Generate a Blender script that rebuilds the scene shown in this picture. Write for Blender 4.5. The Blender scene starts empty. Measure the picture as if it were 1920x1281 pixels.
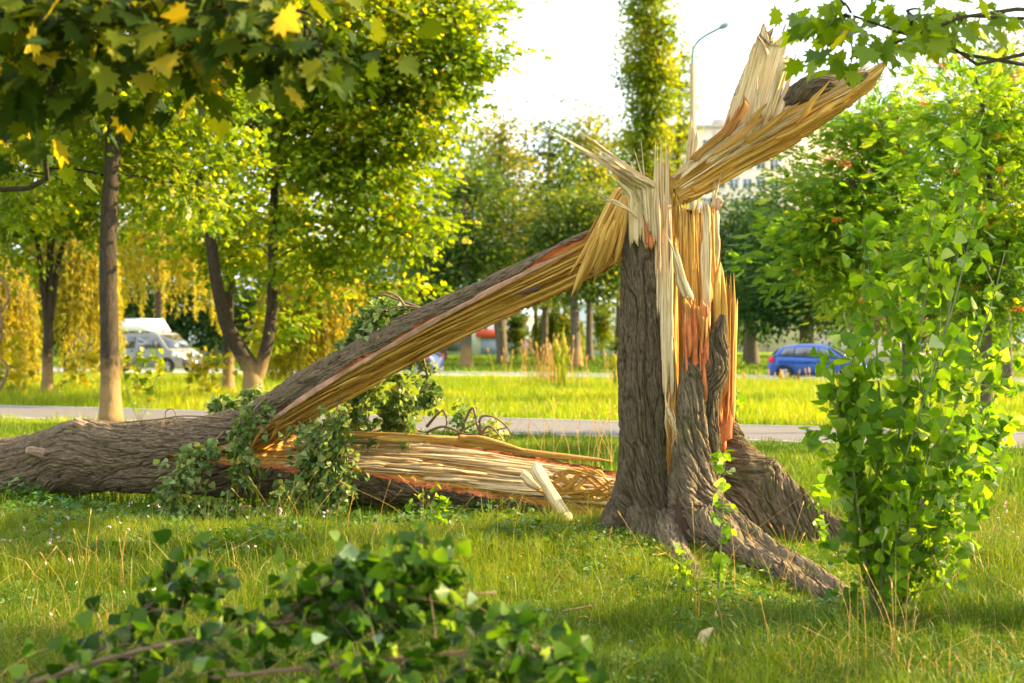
import bpy, bmesh, math
import numpy as np
from mathutils import Vector
R_ = np.random.RandomState
SC = bpy.context.scene
COL = SC.collection
rad = math.radians
# ---------------------------------------------------------------- camera
F = 2666.67; CX = 960.0; CY = 640.5; CAMH = 1.6
cam_d = bpy.data.cameras.new('camera'); cam = bpy.data.objects.new('camera', cam_d); COL.objects.link(cam)
cam.location = (0, 0, CAMH); cam.rotation_euler = (rad(90), 0, 0)
cam_d.lens = 50; cam_d.sensor_width = 36; cam_d.clip_start = 0.1; cam_d.clip_end = 3000
cam_d.dof.use_dof = True; cam_d.dof.focus_distance = 11.3; cam_d.dof.aperture_fstop = 2.0
SC.camera = cam
# ---------------------------------------------------------------- sky, sun, exposure
SUN_EL, SUN_AZ = rad(27), rad(10)      # low sun from the right, a little behind the scene
w = bpy.data.worlds.new('World'); SC.world = w; w.use_nodes = True
nt = w.node_tree; nt.nodes.clear()
wo = nt.nodes.new('ShaderNodeOutputWorld'); bg = nt.nodes.new('ShaderNodeBackground')
sky = nt.nodes.new('ShaderNodeTexSky'); sky.sky_type = 'NISHITA'; sky.sun_disc = False
sky.sun_elevation = SUN_EL; sky.sun_rotation = rad(90) - SUN_AZ
sky.dust_density = 2.5; sky.air_density = 1.0; sky.ozone_density = 1.0
veil = nt.nodes.new('ShaderNodeMix'); veil.data_type = 'RGBA'      # thin bright high cloud over the blue
veil.inputs[0].default_value = 0.6; veil.inputs[7].default_value = (8.3, 8.7, 9.0, 1)
nt.links.new(sky.outputs[0], veil.inputs[6]); nt.links.new(veil.outputs[2], bg.inputs[0])
bg.inputs[1].default_value = 0.085; nt.links.new(bg.outputs[0], wo.inputs[0])
sd = bpy.data.lights.new('sun', 'SUN'); so = bpy.data.objects.new('sun', sd); COL.objects.link(so)
sd.energy = 5.0; sd.angle = rad(0.6); sd.color = (1.0, 0.77, 0.40)
sdir = Vector((math.cos(SUN_EL)*math.cos(SUN_AZ), math.cos(SUN_EL)*math.sin(SUN_AZ), math.sin(SUN_EL)))
so.rotation_euler = (-sdir).to_track_quat('-Z', 'Y').to_euler(); so.location = (30, 8, 20)
SC.view_settings.view_transform = 'Standard'; SC.view_settings.look = 'None'
SC.view_settings.exposure = 2.05; SC.view_settings.gamma = 1.0
SC.render.engine = 'CYCLES'
SC.cycles.use_denoising = True
SC.cycles.max_bounces = 6; SC.cycles.transmission_bounces = 4; SC.cycles.transparent_max_bounces = 6
SC.cycles.sample_clamp_indirect = 8.0
SC.cycles.use_adaptive_sampling = True; SC.cycles.adaptive_threshold = 0.02

# ---------------------------------------------------------------- helpers
def X(px, Y): return (px - CX) * Y / F
def Z(py, Y): return CAMH - (py - CY) * Y / F
def P(px, py, Y): return np.array([X(px, Y), Y, Z(py, Y)])

def hz(x, y):                                   # lie of the land
    x = np.asarray(x, float); y = np.asarray(y, float)
    t = np.clip((y - 8.8) / 2.2, 0, 1); t = t*t*(3 - 2*t)
    h = -0.13 * (1 - t)
    h = h + 0.07 * np.exp(-((x - 1.2)**2 + (y - 11.3)**2) / 1.2)
    h = h + 0.025*np.sin(x*0.9 + 1.0)*np.sin(y*0.7) * np.exp(-(y/30.0)**2)
    return h
def G(px, Y): x = X(px, Y); return np.array([x, Y, float(hz(x, Y))])

def hash3(i, j, k, s):
    n = (i*374761393 + j*668265263 + k*2147483647 + s*974634777) & 0xFFFFFFFF
    n = ((n ^ (n >> 13)) * 1274126177) & 0xFFFFFFFF
    n = (n ^ (n >> 16)) & 0xFFFFFFFF
    return n / 4294967295.0
def vn(a, b, c=0.0, s=0):                       # value noise 0..1
    a, b, c = np.broadcast_arrays(np.asarray(a, float), np.asarray(b, float), np.asarray(c, float))
    i, j, k = [np.floor(q).astype(np.int64) for q in (a, b, c)]
    f, g, h = a - i, b - j, c - k
    f, g, h = [q*q*(3 - 2*q) for q in (f, g, h)]
    o = 0
    for di in (0, 1):
        for dj in (0, 1):
            for dk in (0, 1):
                o = o + hash3(i+di, j+dj, k+dk, s) * (f if di else 1-f) * (g if dj else 1-g) * (h if dk else 1-h)
    return o
def fbm(a, b, c=0.0, s=0, n=3):
    o, amp, t = 0, 1.0, 0
    for q in range(n):
        o = o + amp*vn(np.asarray(a)*2**q, np.asarray(b)*2**q, np.asarray(c)*2**q, s+q*7); t += amp; amp *= .5
    return o/t

def catmull(pts, n):
    pts = np.asarray(pts, float)
    if len(pts) == 2:
        t = np.linspace(0, 1, n)[:, None]; return pts[0]*(1-t) + pts[1]*t
    ex = np.vstack([2*pts[0]-pts[1], pts, 2*pts[-1]-pts[-2]])
    u = np.linspace(0, len(pts)-1-1e-9, n); i = np.floor(u).astype(int); f = (u-i)[:, None]
    a, b, c, d = ex[i], ex[i+1], ex[i+2], ex[i+3]
    return .5*((2*b) + (c-a)*f + (2*a-5*b+4*c-d)*f*f + (3*b-a-3*c+d)*f**3)

def link(o, parent=None):
    COL.objects.link(o)
    if parent is not None: o.parent = parent
    return o
def tag(o, label=None, cat=None, group=None, kind=None):
    if label: o['label'] = label
    if cat: o['category'] = cat
    if group: o['group'] = group
    if kind: o['kind'] = kind
    return o
GROUPS = {'poplar_shoot': 'young shoots and sprouts', 'willow_tree': 'trees of the park', 'hatchback': 'cars on the road', 'shop_building': 'low white shops', 'dry_twig': 'dry twigs on the ground', 'fallen_branch': 'loose fallen branches', 'column_shrub': 'shrubs by the shops', 'round_shrub': 'shrubs by the shops'}
def thing(name, label, cat, loc=(0, 0, 0), rz=0.0, group=None):
    o = bpy.data.objects.new(name, None); o.location = [float(q) for q in loc]; o.rotation_euler = (0, 0, rz)
    o.empty_display_size = .2
    return tag(link(o), label, cat, group or GROUPS.get(name))
def copy_tree(o, parent=None):
    c = o.copy(); COL.objects.link(c); c.parent = parent
    for ch in o.children: copy_tree(ch, c)
    return c

LOCAL = False
def mesh_np(name, V, polys, mat, parent=None, uv=None, attrs=None, smooth=True, origin=True):
    """polys: list of int arrays (n,3) or (n,4); V world coordinates, turned local to the parent's location"""
    V = np.asarray(V, np.float64)
    if parent is not None and origin and not LOCAL:
        p = parent; off = np.zeros(3)
        while p is not None:
            off = off + np.array(p.location); p = p.parent
        V = V - off
    me = bpy.data.meshes.new(name)
    polys = [np.asarray(q, np.int32) for q in polys if len(q)]
    me.vertices.add(len(V)); me.vertices.foreach_set('co', V.astype(np.float32).ravel())
    loops = np.concatenate([q.ravel() for q in polys]).astype(np.int32)
    sizes = np.concatenate([np.full(len(q), q.shape[1], np.int32) for q in polys])
    starts = np.concatenate([[0], np.cumsum(sizes)[:-1]]).astype(np.int32)
    me.loops.add(len(loops)); me.loops.foreach_set('vertex_index', loops)
    me.polygons.add(len(sizes)); me.polygons.foreach_set('loop_start', starts)
    try: me.polygons.foreach_set('loop_total', sizes)
    except Exception: pass
    if smooth: me.polygons.foreach_set('use_smooth', np.ones(len(sizes), bool))
    if uv is not None:
        l = me.uv_layers.new(name='UVMap'); l.data.foreach_set('uv', np.asarray(uv, np.float32)[loops].ravel())
    for k, a in (attrs or {}).items():
        at = me.attributes.new(k, 'FLOAT', 'POINT'); at.data.foreach_set('value', np.asarray(a, np.float32))
    me.update(calc_edges=True)
    o = bpy.data.objects.new(name, me)
    if mat is not None: me.materials.append(mat)
    return link(o, parent)

class MB:                                        # collects numpy pieces for one mesh
    def __init__(s): s.V = []; s.Q = []; s.T = []; s.U = []; s.A = []; s.n = 0
    def add(s, V, Q=None, T=None, uv=None, a=None):
        V = np.asarray(V, float); s.V.append(V)
        if Q is not None and len(Q): s.Q.append(np.asarray(Q)+s.n)
        if T is not None and len(T): s.T.append(np.asarray(T)+s.n)
        s.U.append(np.zeros((len(V), 2)) if uv is None else uv)
        s.A.append(np.zeros(len(V)) if a is None else np.broadcast_to(np.asarray(a, float), (len(V),)))
        s.n += len(V)
    def box(s, c, d, rz=0.0, taper=1.0):
        h = np.array(d)/2.0
        v = np.array([[x, y, z] for z in (-1, 1) for y in (-1, 1) for x in (-1, 1)], float)
        v[v[:, 2] > 0, :2] *= taper
        v = v*h
        cc, ss = math.cos(rz), math.sin(rz)
        v = np.stack([v[:, 0]*cc - v[:, 1]*ss, v[:, 0]*ss + v[:, 1]*cc, v[:, 2]], 1) + np.array(c)
        s.add(v, Q=[[0, 2, 3, 1], [4, 5, 7, 6], [0, 1, 5, 4], [2, 6, 7, 3], [0, 4, 6, 2], [1, 3, 7, 5]])
    def prism(s, pts, y0, y1):                   # polygon in x,z pushed along y
        n = len(pts); v = np.array([[x, y, z] for y in (y0, y1) for x, z in pts], float)
        s.add(v, Q=[[i, (i+1) % n, n+(i+1) % n, n+i] for i in range(n)],
              T=[[0, i+1, i] for i in range(1, n-1)] + [[n, n+i, n+i+1] for i in range(1, n-1)])
    def tube(s, pts, r, sides=8, a=0.0, cap=True):
        pts = np.asarray(pts, float); n = len(pts); r = np.broadcast_to(np.asarray(r, float), (n,))
        T = np.gradient(pts, axis=0); T /= np.linalg.norm(T, axis=1)[:, None]+1e-12
        ref = np.array([0, 0, 1.0]) if abs(T[:, 2]).mean() < .8 else np.array([0, 1.0, 0])
        S = np.cross(T, ref); S /= np.linalg.norm(S, axis=1)[:, None]+1e-12; B = np.cross(S, T)
        ph = np.linspace(0, 2*np.pi, sides, endpoint=False)
        V = pts[:, None] + r[:, None, None]*(np.cos(ph)[None, :, None]*S[:, None] + np.sin(ph)[None, :, None]*B[:, None])
        L = np.concatenate([[0], np.cumsum(np.linalg.norm(np.diff(pts, axis=0), axis=1))])
        uv = np.stack(np.broadcast_arrays(ph[None]*r.mean(), L[:, None]), -1).reshape(-1, 2)
        i, j = np.meshgrid(np.arange(n-1), np.arange(sides), indexing='ij'); j2 = (j+1) % sides
        Q = np.stack([i*sides+j, i*sides+j2, (i+1)*sides+j2, (i+1)*sides+j], -1).reshape(-1, 4)
        T_ = []
        if cap: T_ = [[0, k+1, k] for k in range(1, sides-1)] + [[(n-1)*sides, (n-1)*sides+k, (n-1)*sides+k+1] for k in range(1, sides-1)]
        s.add(V.reshape(-1, 3), Q=Q, T=T_, uv=uv, a=a)
    def build(s, name, mat, parent=None, smooth=True, attr='rnd'):
        return mesh_np(name, np.vstack(s.V), ([np.vstack(s.Q)] if s.Q else []) + ([np.vstack(s.T)] if s.T else []), mat, parent,
                       uv=np.vstack(s.U), attrs={attr: np.concatenate(s.A)}, smooth=smooth)

# ---------------------------------------------------------------- materials
def newmat(name):
    m = bpy.data.materials.new(name); m.use_nodes = True; t = m.node_tree; t.nodes.clear()
    o = t.nodes.new('ShaderNodeOutputMaterial'); return m, t, o
def N(t, kind, **kw):
    n = t.nodes.new(kind)
    for k, v in kw.items(): setattr(n, k, v)
    return n
def ramp(t, fac, stops, interp='LINEAR'):
    r = N(t, 'ShaderNodeValToRGB'); r.color_ramp.interpolation = interp; e = r.color_ramp.elements
    while len(e) > 1: e.remove(e[-1])
    e[0].position = stops[0][0]; e[0].color = (*stops[0][1], 1)
    for p, c in stops[1:]: q = e.new(p); q.color = (*c, 1)
    t.links.new(fac, r.inputs[0]); return r.outputs[0]
def noise(t, vec, scale, detail=3, rough=.55, dist=0.0):
    n = N(t, 'ShaderNodeTexNoise'); n.inputs['Scale'].default_value = scale; n.inputs['Detail'].default_value = detail
    n.inputs['Roughness'].default_value = rough; n.inputs['Distortion'].default_value = dist
    if vec is not None: t.links.new(vec, n.inputs['Vector'])
    return n.outputs[0]
def mapping(t, vec, scale):
    m = N(t, 'ShaderNodeMapping'); m.inputs['Scale'].default_value = scale; t.links.new(vec, m.inputs[0]); return m.outputs[0]
def mixc(t, fac, a, b, mode='MIX'):
    m = N(t, 'ShaderNodeMix', data_type='RGBA', blend_type=mode)
    for s, v in ((0, fac), (6, a), (7, b)):
        if hasattr(v, 'is_linked') or hasattr(v, 'links'): t.links.new(v, m.inputs[s])
        elif isinstance(v, (int, float)): m.inputs[s].default_value = v
        else: m.inputs[s].default_value = (*v, 1)
    return m.outputs[2]
def math_(t, op, a, b=None, c=None):
    m = N(t, 'ShaderNodeMath', operation=op)
    for s, v in ((0, a), (1, b), (2, c)):
        if v is None: continue
        if isinstance(v, (int, float)): m.inputs[s].default_value = v
        else: t.links.new(v, m.inputs[s])
    return m.outputs[0]
def attr(t, name): a = N(t, 'ShaderNodeAttribute', attribute_name=name); return a.outputs['Fac']
def bump(t, h, strength, dist):
    b = N(t, 'ShaderNodeBump'); b.inputs['Strength'].default_value = strength; b.inputs['Distance'].default_value = dist
    t.links.new(h, b.inputs['Height']); return b.outputs[0]
def principled(t, o, col, rough=.6, nrm=None, metal=0.0, spec=.5, coat=0.0):
    p = N(t, 'ShaderNodeBsdfPrincipled')
    if isinstance(col, tuple): p.inputs['Base Color'].default_value = (*col, 1)
    else: t.links.new(col, p.inputs['Base Color'])
    p.inputs['Roughness'].default_value = rough; p.inputs['Metallic'].default_value = metal
    p.inputs['Specular IOR Level'].default_value = spec; p.inputs['Coat Weight'].default_value = coat
    if nrm is not None: t.links.new(nrm, p.inputs['Normal'])
    if o is not None: t.links.new(p.outputs[0], o.inputs[0])
    return p.outputs[0]
def simple(name, col, rough=.6, var=.15, scale=6.0, **kw):
    m, t, o = newmat(name); tc = N(t, 'ShaderNodeTexCoord')
    n = noise(t, tc.outputs['Object'], scale, 4)
    c = mixc(t, n, tuple(q*(1-var) for q in col), tuple(min(1, q*(1+var)) for q in col))
    principled(t, o, c, rough, **kw); return m

def leafmat(name, stops, trans=.45, tint=(1.5, 1.25, .35), rough=.42, spec=.25):
    m, t, o = newmat(name)
    c = ramp(t, attr(t, 'rnd'), stops)
    tc = mixc(t, 1.0, c, tint, 'MULTIPLY')
    d = principled(t, None, c, rough, spec=spec)
    tr = N(t, 'ShaderNodeBsdfTranslucent'); t.links.new(tc, tr.inputs[0])
    ms = N(t, 'ShaderNodeMixShader'); ms.inputs[0].default_value = trans
    t.links.new(d, ms.inputs[1]); t.links.new(tr.outputs[0], ms.inputs[2]); t.links.new(ms.outputs[0], o.inputs[0])
    return m

def barkmat(name, lo, hi, moss=0.0, whitewash=0.0, usc=100., vsc=11., strength=1.0):
    m, t, o = newmat(name)
    uvn = N(t, 'ShaderNodeUVMap'); uv = mapping(t, uvn.outputs[0], (usc, vsc, 1))
    n1 = noise(t, uv, 1.0, 6, .72, .8); n2 = noise(t, mapping(t, uvn.outputs[0], (5, 2.2, 1)), 1.0, 4)
    geo = N(t, 'ShaderNodeNewGeometry')
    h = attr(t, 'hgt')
    c = ramp(t, n1, [(.36, lo), (.62, hi)])
    c = mixc(t, math_(t, 'MULTIPLY', n2, .55), c, tuple(q*.62 for q in hi))
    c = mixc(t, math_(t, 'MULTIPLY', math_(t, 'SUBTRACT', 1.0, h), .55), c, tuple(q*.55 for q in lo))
    if moss:
        n3 = noise(t, geo.outputs['Position'], 5.0, 4)
        f = math_(t, 'MULTIPLY', ramp(t, n3, [(.48, (0, 0, 0)), (.66, (1, 1, 1))]), moss)
        c = mixc(t, f, c, (.13, .14, .035))
    if whitewash:
        sx = N(t, 'ShaderNodeSeparateXYZ'); t.links.new(geo.outputs['Position'], sx.inputs[0])
        z = math_(t, 'ADD', sx.outputs[2], math_(t, 'MULTIPLY', noise(t, geo.outputs['Position'], 9.0, 4), .9))
        f = ramp(t, math_(t, 'DIVIDE', z, 2.0), [(whitewash/2+.10, (1, 1, 1)), (whitewash/2+.38, (0, 0, 0))])
        f = math_(t, 'MULTIPLY', f, ramp(t, n1, [(.22, (.45, .45, .45)), (.45, (1, 1, 1))]))
        c = mixc(t, f, c, (.26, .165, .07))
    n9 = noise(t, mapping(t, uvn.outputs[0], (usc*2.3, vsc*2.6, 1)), 1.0, 4, .7, .5)
    b = bump(t, math_(t, 'MULTIPLY_ADD', n9, .5, n1), strength, .03)
    principled(t, o, c, .85, b, spec=.2); return m

def woodmat(name, lo, mid, hi, camb=(.66, .14, .035)):
    m, t, o = newmat(name)
    uvn = N(t, 'ShaderNodeUVMap')
    n1 = noise(t, mapping(t, uvn.outputs[0], (95, 1.8, 1)), 1.0, 5, .68, .2)
    n2 = noise(t, mapping(t, uvn.outputs[0], (16, .9, 1)), 1.0, 3, .5, .2)
    n3 = noise(t, mapping(t, uvn.outputs[0], (260, 9, 1)), 1.0, 3, .6)
    c = ramp(t, math_(t, 'MULTIPLY_ADD', n1, .6, math_(t, 'MULTIPLY', n2, .4)), [(.36, lo), (.47, mid), (.60, hi)])
    c = mixc(t, math_(t, 'MULTIPLY', attr(t, 'rnd'), .5), c, tuple(q*.62 for q in mid))
    n4 = noise(t, mapping(t, uvn.outputs[0], (9, 5, 1)), 1.0, 4, .6)
    cf = mixc(t, ramp(t, n4, [(.38, (0, 0, 0)), (.62, (1, 1, 1))]), tuple(q*.5 for q in camb), tuple(min(1, q*1.35+.05) for q in camb)); cf = mixc(t, math_(t, 'MULTIPLY', n1, .35), cf, mid)
    c = mixc(t, attr(t, 'camb'), c, cf)
    b = bump(t, math_(t, 'ADD', n1, math_(t, 'MULTIPLY', n3, .4)), 1.0, .012)
    principled(t, o, c, .62, b, spec=.25); return m

M = {}
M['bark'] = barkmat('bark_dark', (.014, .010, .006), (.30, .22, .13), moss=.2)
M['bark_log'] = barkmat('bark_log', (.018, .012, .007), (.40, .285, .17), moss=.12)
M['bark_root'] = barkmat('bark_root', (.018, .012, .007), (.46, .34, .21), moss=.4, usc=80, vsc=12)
M['wood'] = woodmat('split_wood', (.13, .045, .006), (.50, .245, .035), (.82, .53, .13))
M['wood_pale'] = woodmat('pale_wood', (.22, .11, .04), (.68, .48, .22), (.92, .77, .50), camb=(.48, .2, .14))
M['wood_olive'] = woodmat('olive_wood', (.10, .05, .006), (.38, .22, .03), (.68, .46, .11))
M['rot_and_shade'] = simple('rotten_wood_and_shade', (.06, .028, .014), .9)
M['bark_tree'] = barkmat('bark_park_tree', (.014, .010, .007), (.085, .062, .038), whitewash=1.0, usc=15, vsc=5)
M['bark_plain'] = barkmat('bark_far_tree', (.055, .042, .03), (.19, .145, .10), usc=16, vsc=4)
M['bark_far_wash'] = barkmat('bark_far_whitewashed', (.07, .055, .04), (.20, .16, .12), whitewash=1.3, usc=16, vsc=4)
M['twig'] = simple('twig_bark', (.16, .095, .05), .7)
M['greentwig'] = simple('green_stem', (.13, .15, .04), .6)
G_ = lambda *s: s
M['l_maple'] = leafmat('maple_leaf', [(0, (.07, .14, .006)), (.4, (.13, .22, .008)), (.8, (.20, .27, .010)), (.9, (.34, .32, .015)), (.96, (.44, .36, .02)), (1, (.40, .46, .30))], .58, tint=(2.0, 1.6, .3))
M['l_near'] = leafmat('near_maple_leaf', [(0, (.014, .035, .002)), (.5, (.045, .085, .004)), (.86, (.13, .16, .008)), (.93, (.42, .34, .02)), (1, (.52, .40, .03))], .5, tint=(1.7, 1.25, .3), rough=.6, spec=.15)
M['l_poplar'] = leafmat('poplar_leaf', [(0, (.06, .15, .010)), (.6, (.14, .27, .015)), (.93, (.22, .34, .02)), (1, (.35, .45, .28))], .62, tint=(2.0, 1.7, .25))
M['l_droop'] = leafmat('wilting_poplar_leaf', [(0, (.05, .11, .02)), (.5, (.14, .22, .05)), (.85, (.26, .33, .12)), (.97, (.36, .40, .10)), (1, (.45, .38, .06))], .4, tint=(1.3, 1.2, .4), rough=.36)
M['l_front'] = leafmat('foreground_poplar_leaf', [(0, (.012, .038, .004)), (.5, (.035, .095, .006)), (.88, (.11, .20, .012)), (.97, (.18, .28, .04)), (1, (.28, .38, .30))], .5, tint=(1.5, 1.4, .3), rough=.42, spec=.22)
M['l_rowan'] = leafmat('rowan_leaf', [(0, (.05, .14, .012)), (.6, (.13, .27, .018)), (1, (.28, .38, .03))], .6, tint=(1.9, 1.5, .3))
M['l_mid'] = leafmat('park_tree_leaf', [(0, (.03, .075, .014)), (.6, (.08, .15, .022)), (1, (.24, .26, .03))], .5, tint=(1.8, 1.4, .4))
M['l_gold'] = leafmat('golden_park_leaf', [(0, (.08, .12, .012)), (.5, (.20, .23, .018)), (1, (.42, .36, .03))], .5)
M['l_pop'] = leafmat('column_poplar_leaf', [(0, (.06, .14, .010)), (.5, (.18, .27, .014)), (1, (.34, .36, .02))], .55, tint=(1.8, 1.4, .3))
M['l_dark'] = leafmat('dark_tree_leaf', [(0, (.012, .045, .012)), (.6, (.03, .085, .016)), (1, (.09, .16, .02))], .4)
M['l_willow'] = leafmat('willow_leaf', [(0, (.14, .18, .01)), (.5, (.34, .33, .014)), (1, (.58, .45, .02))], .55)
M['grass'] = leafmat('grass_blade', [(0, (.04, .09, .003)), (.4, (.11, .175, .004)), (.7, (.20, .245, .006)), (.9, (.28, .26, .015)), (1, (.44, .34, .11))], .42, tint=(1.3, 1.3, .35))
M['verge'] = leafmat('verge_grass', [(0, (.12, .21, .004)), (.5, (.27, .32, .005)), (.85, (.44, .40, .008)), (1, (.50, .42, .08))], .45, tint=(1.3, 1.25, .35))
M['straw'] = leafmat('dry_stalk', [(0, (.45, .32, .09)), (1, (.68, .44, .12))], .35, tint=(1.2, 1.0, .6))
M['weed'] = leafmat('weed_leaf', [(0, (.025, .08, .012)), (.6, (.06, .16, .02)), (.93, (.13, .25, .03)), (1, (.25, .33, .2))], .4)
M['clover'] = simple('clover_head', (.62, .34, .48), .7)
M['white_flower'] = simple('white_flower', (.75, .75, .68), .7)
M['berry'] = simple('rowan_berry', (.80, .20, .012), .35)
# ---------------------------------------------------------------- ground, path, road
def groundmat():
    m, t, o = newmat('lawn_soil_and_short_grass'); geo = N(t, 'ShaderNodeNewGeometry'); p = geo.outputs['Position']
    n1 = noise(t, p, .35, 5); n2 = noise(t, p, 9.0, 5, .7); n3 = noise(t, mapping(t, p, (.3, .08, 1)), 1.0, 3)
    c = ramp(t, n2, [(.3, (.06, .12, .008)), (.55, (.13, .22, .010)), (.75, (.26, .30, .02))])
    c = mixc(t, ramp(t, n1, [(.4, (0, 0, 0)), (.65, (.5, .5, .5))]), c, (.26, .30, .015))
    c = mixc(t, math_(t, 'MULTIPLY', n3, .3), c, (.10, .17, .01))
    principled(t, o, c, .9, bump(t, n2, 1.0, .06), spec=.1); return m
def asphaltmat(name, base, brown=(.2, .18, .16)):
    m, t, o = newmat(name); geo = N(t, 'ShaderNodeNewGeometry'); p = geo.outputs['Position']
    n1 = noise(t, p, 60., 3); n2 = noise(t, p, .8, 5)
    c = mixc(t, n1, tuple(q*.75 for q in base), tuple(q*1.25 for q in base))
    c = mixc(t, math_(t, 'MULTIPLY', n2, .6), c, brown)
    principled(t, o, c, .85, bump(t, n1, .5, .01), spec=.3); return m
ys = np.concatenate([np.linspace(-6, 6, 14), np.linspace(6.3, 16, 70), np.linspace(17, 40, 50), np.linspace(45, 200, 30), np.linspace(230, 1500, 16)])
xs = np.concatenate([np.linspace(-700, -30, 14), np.linspace(-26, -6, 24), np.linspace(-5.5, 6.5, 70), np.linspace(7, 26, 24), np.linspace(30, 700, 14)])
gx, gy = np.meshgrid(xs, ys, indexing='ij'); gz = hz(gx, gy)
V = np.stack([gx, gy, gz], -1).reshape(-1, 3); ny = len(ys)
i, j = np.meshgrid(np.arange(len(xs)-1), np.arange(ny-1), indexing='ij')
Q = np.stack([i*ny+j, (i+1)*ny+j, (i+1)*ny+j+1, i*ny+j+1], -1).reshape(-1, 4)
tag(mesh_np('ground', V, [Q], groundmat()), kind='structure')
SL = -0.485; CSL = math.hypot(1, SL)              # path and road run the same way
U = np.array([1, SL])/CSL; NV = np.array([-SL, 1])/CSL
def strip_c(yi): return np.array([0.0, yi])
def strip(name, y0, width, z0, mat, thick=None, kind='structure', L=70, off=0.0):
    b = MB(); n = 141; s = np.linspace(-L, L, n)
    c = np.array([0, y0])[None] + s[:, None]*U[None]
    a = c + NV[None]*off; d = c + NV[None]*(off+width)
    za = hz(a[:, 0], a[:, 1]) + z0; zd = hz(d[:, 0], d[:, 1]) + z0
    top = np.concatenate([np.c_[a, za], np.c_[d, zd]]); k = np.arange(n-1)
    b.add(top, Q=np.stack([k, k+1, k+1+n, k+n], -1))
    if thick:
        bot = top.copy(); bot[:, 2] -= thick; m = 2*n
        b.add(np.vstack([top, bot]), Q=np.vstack([np.stack([k, k+m, k+m+1, k+1], -1), np.stack([k+n+1, k+m+n+1, k+m+n, k+n], -1)]))
    o = b.build(name, mat, smooth=False); return tag(o, kind=kind)
PATH0, PATHW, ROAD0, ROADW = 24.6, 3.9, 60.1, 7.6
strip('path', PATH0, PATHW, .012, asphaltmat('path_asphalt', (.125, .118, .125), (.16, .135, .115)))
strip('road', ROAD0, ROADW, .012, asphaltmat('road_asphalt', (.40, .39, .39), (.42, .39, .36)), L=130)
kerbm = simple('kerb_concrete', (.5, .48, .45), .85)
strip('kerb', ROAD0, .15, .12, kerbm, thick=.14, L=130, off=-.15)
strip('kerb', ROAD0, .15, .12, kerbm, thick=.14, L=130, off=ROADW)
strip('kerb', PATH0, .08, .03, kerbm, thick=.06, off=-.08)
strip('kerb', PATH0, .08, .03, kerbm, thick=.06, off=PATHW)
def perp(x, y): return (y - SL*x)/CSL              # distance coordinate across the strips
PP0 = PATH0/CSL; RP0 = ROAD0/CSL
def on_hard(x, y):
    p = perp(x, y)
    return ((p > PP0-.05) & (p < PP0+PATHW+.05)) | ((p > RP0-.2) & (p < RP0+ROADW+.2))

# ---------------------------------------------------------------- leaves
def tmpl(pts, tris): return np.array(pts, float), np.array(tris)
T_QUAD = tmpl([(0, 0, 0), (-.36, .5, .06), (0, 1, -.05), (.36, .5, .06)], [(0, 2, 1), (0, 3, 2)])
T_LONG = tmpl([(0, 0, 0), (-.1, .45, .03), (0, 1, -.08), (.1, .45, .03)], [(0, 2, 1), (0, 3, 2)])
def fan(outline, zf, mid=(0, .42)):
    pts = [(x, y, zf*abs(x) - .10*y*y) for x, y in outline]; n = len(pts)
    pts.append((mid[0], mid[1], -.02)); return tmpl(pts, [(i, (i+1) % n, n) for i in range(n)])
T_DELT = fan([(0, 0), (.3, .02), (.5, .22), (.42, .45), (.22, .72), (0, 1), (-.22, .72), (-.42, .45), (-.5, .22), (-.3, .02)], .22, (0, .35))
_mh = [(0, .02), (.22, -.06), (.2, .1), (.52, .08), (.42, .26), (.58, .42), (.36, .44), (.42, .72), (.2, .62), (.12, .82), (0, 1.02)]
T_MAPLE = fan(_mh + [(-x, y) for x, y in _mh[-2:0:-1]], .12, (0, .28))
T_STAR = tmpl([(0, 0, 0), (.5, .2, .05), (.22, .5, 0), (.38, .85, -.05), (0, .75, -.03), (0, 1.05, -.1), (-.38, .85, -.05), (-.22, .5, 0), (-.5, .2, .05)],
              [(0, 1, 2), (0, 2, 4), (2, 3, 4), (0, 4, 7), (7, 4, 6), (0, 7, 8), (3, 5, 4), (4, 5, 6)])
def _pin():
    v, f = [], []
    for k in range(6):
        for sgn in (-1, 1):
            y = .12 + k*.135; L = .36*(1-abs(k-2.4)*.08); a = .55
            dx, dy = sgn*math.cos(a)*L, math.sin(a)*L*.6; n = len(v); wx, wy = -dy*.32, dx*.32*sgn
            v += [(0, y, 0), (dx*.5+wx, y+dy*.5+abs(wy), .02), (dx, y+dy, -.05), (dx*.5-wx, y+dy*.5-abs(wy), .02)]
            f += [(n, n+1, n+2), (n, n+2, n+3)]
    n = len(v); v += [(0, .85, 0), (.07, 1.0, .02), (0, 1.2, -.05), (-.07, 1.0, .02)]; f += [(n, n+1, n+2), (n, n+2, n+3)]
    n = len(v); v += [(-.012, 0, 0), (.012, 0, 0), (.006, .95, 0), (-.006, .95, 0)]; f += [(n, n+1, n+2), (n, n+2, n+3)]
    return tmpl(v, f)
T_PIN = _pin()
def leaf_arrays(pos, d, nrm, size, T):
    """pos (n,3) leaf bases, d leaf direction, nrm rough normals, size (n,)"""
    d = d/(np.linalg.norm(d, axis=1)[:, None]+1e-9)
    s = np.cross(d, nrm); s /= np.linalg.norm(s, axis=1)[:, None]+1e-9; n2 = np.cross(s, d)
    tv, tf = T
    V = pos[:, None] + size[:, None, None]*(tv[None, :, 0, None]*s[:, None] + tv[None, :, 1, None]*d[:, None] + tv[None, :, 2, None]*n2[:, None])
    k = len(tv); F_ = tf[None] + (np.arange(len(pos))*k)[:, None, None]
    return V.reshape(-1, 3), F_.reshape(-1, 3), k
def rdir(rs, n, up=0.0):
    v = rs.normal(size=(n, 3)); v[:, 2] += up; return v/np.linalg.norm(v, axis=1)[:, None]
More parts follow.
